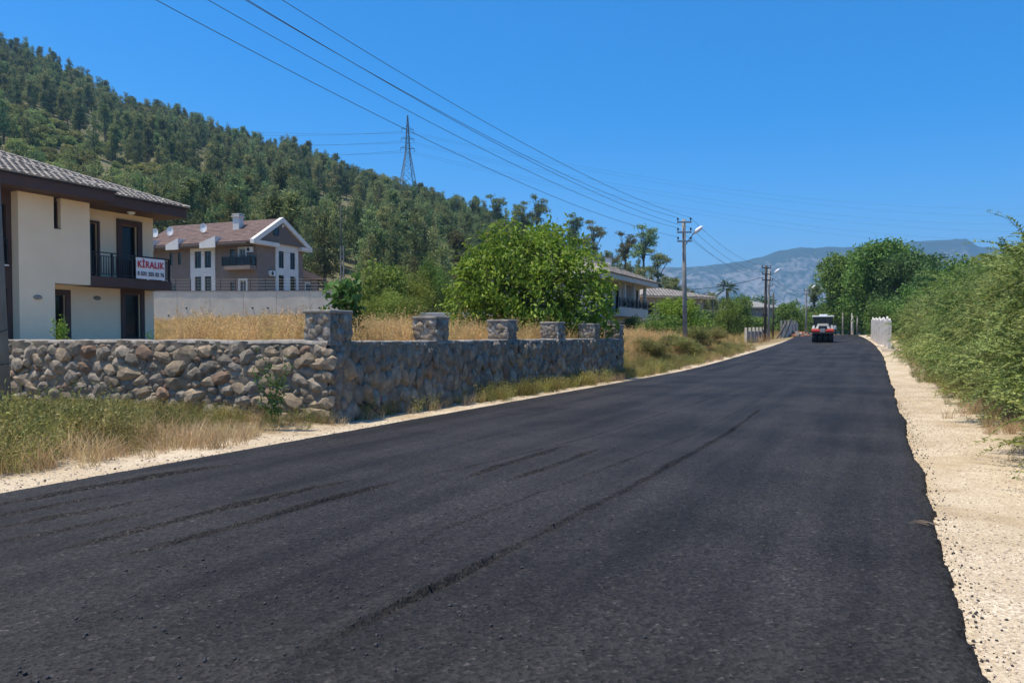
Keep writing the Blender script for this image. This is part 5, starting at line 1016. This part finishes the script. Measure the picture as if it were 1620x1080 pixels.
t1, i1 = pole('utility_pole', 'tall concrete pole with three crossarms and a white street lamp beside the road bank', 1084, 50, .35, 347, .17, .11, M['pole'], (352, 368, 382), .92, (7.15, .5, 7.85), rad(.9))
t2, i2 = pole('utility_pole', 'dark timber pole with crossarms, left one of the close pair beside the road', 1210, 86, .9, 420, .17, .13, M['poledark'], (424, 434, 443), 1.0, None, rad(-.6), dark=True)
t3, i3 = pole('utility_pole', 'grey pole with a street lamp, right one of the close pair beside the road', 1216, 91, .95, 426, .16, .12, M['pole'], (444, 452), .8, (7.8, .5, 8.1))
t4, i4 = pole('utility_pole', 'thin bare pole just right of the close pair of poles', 1223, 100, 1.1, 463, .11, .09, M['poledark'], (), .8)
t5, i5 = pole('utility_pole', 'far concrete pole with a small street lamp left of the road roller', 1275, 124, 1.6, 457, .16, .12, M['pole'], (460, 466), .9, (7.3, .7, 7.7))
for px, yt, d, lab in ((1333, 493, 130, 'slim pale pole at the road end, left of the white pole'), (1348, 491, 126, 'bright white pole at the end of the road'), (1356, 500, 131, 'faint slim pole at the road end, right of the white pole')):
    pole('pole', lab, px, d, 1.75, yt, .13 if px != 1348 else .2, .1 if px != 1348 else .17, M['white'] if px == 1348 else M['pole'])
# twin pale poles and a tall dark pole in front of the wood
x, y = gx(542, 92); t = thing('utility_pole', 'pale twin-legged pole standing before the wood, right of the gabled house', 'utility pole', (x, y, gz(x, y)), YAW); zt = zat(389, 92)-gz(x, y); b = MB()
for sx in (-.17, .17): b.tube([(sx, 0, -.4), (sx, 0, zt)], [.09, .07], 8)
for z in np.linspace(.6, zt-.3, 7): b.box(-.10, .10, -.04, .04, z-.05, z+.05)
b.build('shaft', M['pole'], t); twin = Vector((x, y, gz(x, y)+zt-.1))
x, y = gx(540, 128); pole('utility_pole', 'tall thin dark pole rising out of the wood, right of the gable', 540, 128, gz(x, y), 322, .14, .09, M['poledark'])
def pairs(A, B, sag, lab, sel, r=.016):
    for k, (i, j) in enumerate(sel): wire(A[i], B[j], sag, lab[k], r)
# insulators: 0 top-left, 1 top-right, 2 mid-left, 3 mid-right, 4 low-left, 5 low-right
pairs(i0, i1, .85, ['topmost road wire, reaching the right end of the lamp pole top', 'second highest road wire, left end of the lamp pole top crossarm', 'third road wire, close below the second one', 'fourth road wire, meeting the middle crossarm of the lamp pole', 'lowest of the five road wires crossing the sky to the lamp pole'], [(1, 1), (0, 0), (3, 3), (2, 2), (4, 4)], .009)
pairs(i1, i2, .9, ['topmost wire between the lamp pole and the dark pole pair', 'second wire between the lamp pole and the dark pole pair', 'third wire between the lamp pole and the dark pole pair', 'lowest wire between the lamp pole and the dark pole pair'], [(1, 1), (3, 3), (2, 2), (5, 5)], .010)
wire(i2[4], P(1085, 458, 80), .25, 'level wire from the dark pole towards the unfinished house', .03)
pairs(i3, i5, .8, ['upper wire from the pole pair to the far lamp pole', 'lower wire from the pole pair to the far lamp pole'], [(1, 1), (3, 3)], .02)
wire(i5[3], P(1420, 468, 150), .8, 'wire from the far lamp pole into the trees on the right', .02)
wire(twin, P(250, 400, 80), .5, 'thin wire passing in front of the gabled house to the twin pole', .014)
# ================================================================ lattice pylon on the ridge
dP = 400.; x, y = gx(646, dP); zb = float(hill(np.array(x), np.array(y))); hP = zat(183, dP)-zb; t = thing('pylon', 'tall steel lattice pylon on the wooded ridge', 'pylon', (x, y, zb), YAW+rad(20))
M['lattice'] = mat('lattice_steel', (.16, .17, .18), .6)
def hw(z): q = z/hP; return 5.6*(1-q/.62)+1.1*(q/.62) if q < .62 else 1.1*(1-(q-.62)/.38)+.18*((q-.62)/.38)
lv = [0, .14, .27, .385, .485, .56, .62, .68, .74, .80, .86, .92, .97, 1.0]
for sx, sy in ((-1, -1), (1, -1), (1, 1), (-1, 1)):
    b = MB(); [b.bar((sx*hw(hP*a), sy*hw(hP*a), hP*a), (sx*hw(hP*c), sy*hw(hP*c), hP*c), .26, .26) for a, c in zip(lv[:-1], lv[1:])]; b.build('leg', M['lattice'], t)
b = MB()
for a, c in zip(lv[:-1], lv[1:]):
    za, zc = hP*a, hP*c; A, Cc = hw(za), hw(zc)
    for q in range(4):
        f = lambda u, v: ((u, -v) if q == 0 else (v, u) if q == 1 else (-u, v) if q == 2 else (-v, -u))
        b.bar((*f(-A, A), za), (*f(Cc, Cc), zc), .13, .13); b.bar((*f(A, A), za), (*f(-Cc, Cc), zc), .13, .13); b.bar((*f(-Cc, Cc), zc), (*f(Cc, Cc), zc), .11, .11)
o = b.build('braces', M['lattice'], t); o['kind'] = 'stuff'
ends = []
for q, L_ in ((.66, 3.6), (.76, 3.3), (.86, 3.0)):
    for sx in (-1, 1):
        z = hP*q; w_ = hw(z); b = MB(); b.bar((sx*w_*.5, -w_, z), (sx*L_, 0, z), .16, .16); b.bar((sx*w_*.5, w_, z), (sx*L_, 0, z), .16, .16); b.bar((sx*w_, 0, z+1.4), (sx*L_, 0, z), .12, .12)
        b.tube([(sx*L_, 0, z), (sx*L_, 0, z-1.6)], .12, 6); b.build('crossarm', M['lattice'], t); ends.append((sx*L_, 0, z-1.6))
bpy.context.view_layer.update(); ends = [t.matrix_world @ Vector(e) for e in ends]
for k, e in enumerate(ends):
    py = (186, 198, 207, 216, 226, 236)[5-k]; wire(e, P(150, py-10, 560), 6, 'faint high voltage line left of the pylon', .05, 'power_cable', 'high voltage lines on the left of the pylon')
    wire(e, P(1700, 392-k*13, 620), 14, 'faint high voltage line right of the pylon', .035, 'power_cable', 'high voltage lines on the right of the pylon')
# ================================================================ white panel fence on the right
A, B = Vector((1.0, 64.5, 0)), Vector((-.45, 100, 0)); n = 14; L_ = (B-A).length/n; ang = math.atan2((B-A).y, (B-A).x)
wf = thing('panel_fence', 'white ribbed panel fence with ornate caps along the right road edge', 'fence', (A.x, A.y, 0), ang)
M['fencewhite'] = mat('fence_white', (.70, .645, .57), .8, (.54, .495, .43), 2.)
for k in range(n):
    p = A+(B-A)*(k+.5)/n; z = float(zr(np.array(p.y))); x0 = k*L_; b = MB(); top = 2.12+.08*math.sin(k*2.3); m_ = 9
    V = []; pr = []
    for q in range(m_*2+1): pr.append((x0+.12+(L_-.14)*q/(m_*2), .0 if q % 2 else .06))
    b.add([(a, c, z-.1) for a, c in pr]+[(a, c, z+top) for a, c in pr]+[(a, .12, z-.1) for a, c in pr]+[(a, .12, z+top) for a, c in pr], [(i, i+1, i+1+len(pr), i+len(pr)) for i in range(len(pr)-1)]+[(i+2*len(pr)+1, i+2*len(pr), i+3*len(pr), i+3*len(pr)+1) for i in range(len(pr)-1)]+[(i+len(pr), i+len(pr)+1, i+3*len(pr)+1, i+3*len(pr)) for i in range(len(pr)-1)]); b.build('panel', M['fencewhite'], wf)
    b = MB(); b.box(x0-.09, x0+.09, -.03, .2, z-.2, z+top+.1); b.build('post', M['fencewhite'], wf)
    b = MB(); cs = [(x0+.1+(L_-.14)*u, z+top+.004+.22*abs(math.sin(u*math.pi*2.0))+.16*math.sin(u*19+k)*math.sin(k*1.7)) for u in np.linspace(0, 1, 15)]
    b.add([(a, .02, z+top+.002) for a, c in cs]+[(a, .02, c+.03) for a, c in cs]+[(a, .11, z+top+.002) for a, c in cs]+[(a, .11, c+.03) for a, c in cs], [(i, i+1, 16+i, 15+i) for i in range(14)]+[(31+i, 30+i, 45+i, 46+i) for i in range(14)]+[(15+i, 16+i, 46+i, 45+i) for i in range(14)]); b.build('cap', M['fencewhite'], wf)
for k, (y, w_, l_) in enumerate(((63.5, 1.0, .9), (66.8, .9, 1.4), (72., .9, 2.2))):
    c = float(road_c(np.array(y))); x = RR+c+.62; b = MB(); b.box(-w_/2, w_/2, -l_/2, l_/2, -.1, .11); o = b.build('concrete_slab', M['concrete'], None, bevel=.015); o.location = (x, y, float(zr(np.array(y)))+.02); o.rotation_euler = (rad(1.5*(k-1)), 0, rad(5*k)); tag(o, ('nearest pale concrete slab lying on the right shoulder by the hedge', 'middle concrete slab on the right shoulder before the white fence', 'farthest concrete slab on the shoulder at the foot of the white fence')[k], 'slab')
# ================================================================ garden wall, grey panels, planks and rubble on the left
def low_wall(name, label, px0, d0, px1, d1, h, m, postm, n, group=None):
    a, c = Vector((*gx(px0, d0), 0)), Vector((*gx(px1, d1), 0)); L_ = (c-a).length; t = thing(name, label, 'wall' if 'wall' in name else 'fence', a, math.atan2((c-a).y, (c-a).x))
    for k in range(n):
        z = gz(*(a+(c-a)*(k+.5)/n).xy); x0, x1 = L_*k/n, L_*(k+1)/n; b = MB(); b.box(x0+.11, x1-.11, -.06, .06, z-.3, z+h*random.uniform(.9, 1.05)); b.build('panel', m, t, bevel=.01)
        b = MB(); b.box(x0-.1, x0+.1, -.12, .12, z-.3, z+h*1.22); b.build('post', postm, t, bevel=.01)
    return t
low_wall('garden_wall', 'low broken concrete wall with posts on the left roadside, before the pole pair', 1180, 80, 1214, 90, 1.3, M['concretedark'], M['concrete'], 6)
low_wall('panel_fence', 'row of tall grey concrete panels standing on the left roadside behind the rubble', 1236, 104, 1262, 116, 1.9, M['concrete'], M['concretedark'], 5)
for k, (px, d, ln, rz, tl) in enumerate(((1229, 99, 2.6, .4, 38), (1234, 100, 2.3, .7, 30), (1240, 101, 2.8, .2, 24))):
    x, y = gx(px, d); b = MB(); b.box(-.11, .11, -.03, .03, 0, ln); o = b.build('plank', M['wood']); o.location = (x, y, gz(x, y)); o.rotation_euler = (0, rad(tl), YAW+rz); tag(o, ('leftmost of the three planks leaning by the roadside rubble', 'middle of the three planks leaning by the roadside rubble', 'rightmost of the three planks leaning by the roadside rubble')[k], 'plank')
BK = []
for q in range(3): me = MB().box(-.2, .2, -.1, .1, -.1, .1).mesh('brick_lump'); me.materials.append((M['orange_brick'], M['orange_brick'], M['concretedark'])[q]); BK.append(me)
x, y = gx(1262, 112); rg = np.random.default_rng(3); n = 420; a = rg.uniform(0, 6.28, n); r = 2.6*np.sqrt(rg.random(n)); hh = np.clip(.75*(1-r/2.7), 0, 1)*rg.random(n); Xr, Yr = x+r*np.cos(a), y+r*1.8*np.sin(a)
scatter('rubble', np.stack([Xr, Yr, H(Xr, Yr)+hh+.05], -1), rg.uniform(0, 6.28, (n, 3)), rg.uniform(.5, 1.3, n), rg.choice(3, n, p=(.4, .3, .3)), BK, 'heap of orange brick rubble on the left roadside by the far lamp pole', 'rubble')
x, y = gx(391, 24); b = MB(); b.box(-.22, .22, -.12, .12, 0, .22); o = b.build('concrete_block', M['concrete'], bevel=.012); o.location = (x, y, gz(x, y)+.35); o.rotation_euler = (0, .05, .9); tag(o, 'pale concrete block among the dry grass behind the wall', 'block')
b = MB(); b.box(-.28, .28, -.2, .2, -.4, .35); o = b.build('concrete_footing', M['concretedark'], bevel=.012); o.location = (x, y, gz(x, y)); o.rotation_euler = (0, 0, .9); tag(o, 'rough footing under the pale concrete block behind the wall', 'footing')
# dry twig lying on the asphalt edge
x, y = gp(1478, 838); rg = random.Random(3); b = MB()
for k in range(9): a = rg.uniform(-.5, .5)+2.9; p = Vector((rg.uniform(-.05, .05), rg.uniform(-.05, .05), .045)); L_ = rg.uniform(.06, .17); b.tube([p, p+Vector((math.cos(a)*L_*.5, math.sin(a)*L_*.5, .012)), p+Vector((math.cos(a)*L_, math.sin(a)*L_, .0))], [.004, .003, .001], 4)
o = b.build('dry_twig', M['twig']); o.location = (x, y, 0); tag(o, 'small dry brown twig lying on the asphalt near its right edge', 'twig')
# ================================================================ road roller, seen from behind
xr, yr = gx(1302, 79.5); zr0 = float(road_z(np.array([xr]), np.array([yr]))[0])
rr_ = thing('road_roller', 'red and grey rubber tyred road roller with white roof far down the road', 'road roller', (xr, yr, zr0), rad(2))
def tyre(x, y, r, w_):
    m = MB(); n = 22; pf = [(-w_/2, r*.55), (-w_/2, r*.9), (-w_*.38, r), (w_*.38, r), (w_/2, r*.9), (w_/2, r*.55)]
    m.add([(px, rr*math.cos(a), rr*math.sin(a)) for a in np.linspace(0, 2*math.pi, n, endpoint=False) for px, rr in pf], [(i*6+k, i*6+k+1, ((i+1) % n)*6+k+1, ((i+1) % n)*6+k) for i in range(n) for k in range(5)])
    o = m.build('tyre', M['rubber'], rr_, True); o.location = (x, y, r); h = MB(); h.tube([(-w_*.42, 0, 0), (w_*.42, 0, 0)], r*.56, 14); h.build('rim', M['greypaint'], o)
for x in (-.80, -.27, .27, .80): tyre(x, -1.35, .5, .42)
for x in (-.62, 0, .62): tyre(x, 2.0, .5, .42)
b = MB(); b.prism([(-1.95, .98), (2.4, .98), (2.5, 1.1), (2.35, 1.35), (-1.95, 1.35), (-2.02, 1.12)], -1.04, 1.04, 'x'); b.build('body', M['red'], rr_, bevel=.04)
MB().box(-.24, .24, -2.06, -1.98, 1.0, 1.352).build('rear_panel', M['greypaint'], rr_, bevel=.02)
b = MB(); b.box(-.98, .98, -2.1, -1.9, .84, .97); b.box(-.9, .9, -1.9, 2.2, .84, .975); b.box(-.9, .9, -.75, 1.4, .4, .84); b.build('chassis', M['dark'], rr_, bevel=.02)
b = MB(); b.add([(-.72,-1.95,1.352),(.72,-1.95,1.352),(.72,-.45,1.352),(-.72,-.45,1.352),(-.40,-1.6,1.82),(.40,-1.6,1.82),(.52,-.45,1.90),(-.52,-.45,1.90)], [(0,3,2,1),(4,5,6,7),(0,1,5,4),(1,2,6,5),(2,3,7,6),(3,0,4,7)]); hd_ = b.build('engine_hood', M['greypaint'], rr_, bevel=.05)
b = MB()
for k in range(5): b.box(-.4, .4, -2.0+.045*k, -1.93+.045*k, 1.42+.09*k, 1.45+.09*k)
b.build('grille', M['dark'], hd_)
for sx in (-1, 1):
    b = MB(); b.add([(sx*.74,-1.94,1.353),(sx*1.02,-1.94,1.353),(sx*1.02,-.5,1.353),(sx*.74,-.5,1.353),(sx*.76,-1.75,1.66),(sx*.95,-1.75,1.6),(sx*.98,-.5,1.7),(sx*.76,-.5,1.75)], [(0,3,2,1),(4,5,6,7),(0,1,5,4),(1,2,6,5),(2,3,7,6),(3,0,4,7)][::sx]); b.build('fender', M['greypaint'], rr_, bevel=.03)
    b = MB(); b.box(sx*.62-.2, sx*.62+.2, -2.10, -2.05, 1.05, 1.2); b.build('tail_light', M['signred'], rr_, bevel=.015)
    b = MB(); b.bar((sx*1.0, -.4, 1.75), (sx*1.16, -.5, 1.9), .03, .03); b.box(sx*1.16-.1, sx*1.16+.1, -.54, -.5, 1.75, 2.0); b.build('mirror', M['dark'], rr_)
cabx = ((-.86, -.42), (.86, -.42), (.86, 1.15), (-.86, 1.15)); b = MB()
for x, y in cabx: b.box(x-.045, x+.045, y-.045, y+.045, 1.352, 2.55)
b.box(-.9, .9, -.46, 1.2, 2.5, 2.56); cb = b.build('cab_frame', M['dark'], rr_)
b = MB(); b.box(-.81, .81, -.43, -.41, 1.45, 2.5); b.box(-.81, .81, 1.14, 1.16, 1.45, 2.5); b.box(-.87, -.85, -.37, 1.1, 1.45, 2.5); b.box(.85, .87, -.37, 1.1, 1.45, 2.5); b.build('cab_window', M['glass'], cb)
b = MB(); b.box(-1.05, 1.05, -.62, 1.35, 2.562, 2.70); ro = b.build('cab_roof', M['whiteplastic'], rr_, bevel=.04); b = MB(); b.box(-.38, .38, -.1, .7, 2.70, 2.85); b.build('roof_unit', M['whiteplastic'], ro, bevel=.03)
b = MB(); b.box(-.3, .3, .1, .6, 1.352, 1.8); b.box(-.28, .28, .02, .12, 1.8, 2.3); b.build('seat', M['dark'], rr_, bevel=.04)
b = MB(); b.tube([(-.75, -.3, 2.7), (-.75, -.3, 2.85)], .06, 8); b.build('beacon', M['orange_brick'], ro)
# ================================================================ road worker beside the roller
def person(name, label, x, y, z, rz, shirt, trousers, h=1.72):
    t = thing(name, label, 'person', (x, y, z), rz); s = h/1.75
    J = {'p': (0,0,.93,.135), 'w': (0,0,1.08,.125), 'c': (0,.01,1.30,.155), 'n': (0,0,1.47,.062), 'h0': (0,-.01,1.55,.075), 'h1': (0,-.02,1.64,.10), 'h2': (0,-.01,1.72,.075),
         'sl': (-.19,0,1.41,.072), 'el': (-.26,.03,1.13,.048), 'wl': (-.24,-.08,.90,.036), 'kl': (-.23,-.12,.80,.04), 'sr': (.19,0,1.41,.072), 'er': (.27,.02,1.13,.048), 'wr': (.27,-.06,.88,.036), 'kr': (.26,-.10,.78,.04),
         'hl': (-.10,0,.88,.105), 'nl': (-.12,-.05,.50,.072), 'al': (-.13,.06,.09,.048), 'fl': (-.14,-.10,.035,.04), 'hr': (.10,0,.88,.105), 'nr': (.12,-.02,.50,.072), 'ar': (.13,.0,.09,.048), 'fr': (.14,-.16,.035,.04)}
    E = 'p-w w-c c-n n-h0 h0-h1 h1-h2 c-sl sl-el el-wl wl-kl c-sr sr-er er-wr wr-kr p-hl hl-nl nl-al al-fl p-hr hr-nr nr-ar ar-fr'.split(); K = list(J)
    me = bpy.data.meshes.new('body'); me.from_pydata([Vector(J[k][:3])*s for k in K], [tuple(K.index(q) for q in e.split('-')) for e in E], []); o = bpy.data.objects.new('body', me); link(o, t)
    sk = o.modifiers.new('skin', 'SKIN'); o.modifiers.new('sub', 'SUBSURF').levels = 1; o.modifiers['sub'].render_levels = 1
    lay = me.skin_vertices[0].data if me.skin_vertices else None
    if lay is None:
        import bmesh; bm = bmesh.new(); bm.from_mesh(me); bm.verts.layers.skin.verify(); bm.to_mesh(me); bm.free(); lay = me.skin_vertices[0].data
    for i, k in enumerate(K): lay[i].radius = (J[k][3]*s*(1.25 if k in 'pwc' else 1), J[k][3]*s*(.85 if k in 'pwc' else 1)); lay[i].use_root = (k == 'p')
    # clothes by height on one continuous body: trousers, shirt, skin, hair
    m = bpy.data.materials.new('person_clothes'); m.use_nodes = True; n = m.node_tree.nodes; L = m.node_tree.links; b = n['Principled BSDF']; b.inputs['Roughness'].default_value = .85
    tc = n.new('ShaderNodeTexCoord'); sp = n.new('ShaderNodeSeparateXYZ'); L.new(tc.outputs['Object'], sp.inputs[0]); r = n.new('ShaderNodeValToRGB'); r.color_ramp.interpolation = 'CONSTANT'; e = r.color_ramp.elements
    e[0].color = (.03, .025, .02, 1); e[1].position = .05; e[1].color = (*trousers, 1)
    for p_, c in ((.54, shirt), (.83, (.36, .22, .15)), (.945, (.03, .022, .018))): q = e.new(p_); q.color = (*c, 1)
    dv = n.new('ShaderNodeMath'); dv.operation = 'DIVIDE'; dv.inputs[1].default_value = h*1.02; L.new(sp.outputs[2], dv.inputs[0]); L.new(dv.outputs[0], r.inputs[0]); L.new(r.outputs[0], b.inputs['Base Color']); me.materials.append(m)
    return t
xp, yp = gx(1320, 108); person('person', 'person in a pale shirt and dark trousers standing on the road right of the roller', xp, yp, float(road_z(np.array([xp]), np.array([yp]))[0])+.0, rad(15), (.62, .58, .54), (.035, .035, .045))
# ================================================================ haze
def haze(x0, x1, y0, y1, z0, z1, dens, col):
    m = bpy.data.materials.new('haze'); m.use_nodes = True; n = m.node_tree.nodes; n.remove(n['Principled BSDF']); v = n.new('ShaderNodeVolumePrincipled'); v.inputs['Density'].default_value = dens; v.inputs['Color'].default_value = (*col, 1); v.inputs['Anisotropy'].default_value = .2
    m.node_tree.links.new(v.outputs[0], n['Material Output'].inputs['Volume']); o = MB().box(x0, x1, y0, y1, z0, z1).build('haze', m); o['kind'] = 'stuff'; return o
haze(-11500, 11500, -3600, 10800, -8, 820, HAZE_D, HAZE_C)
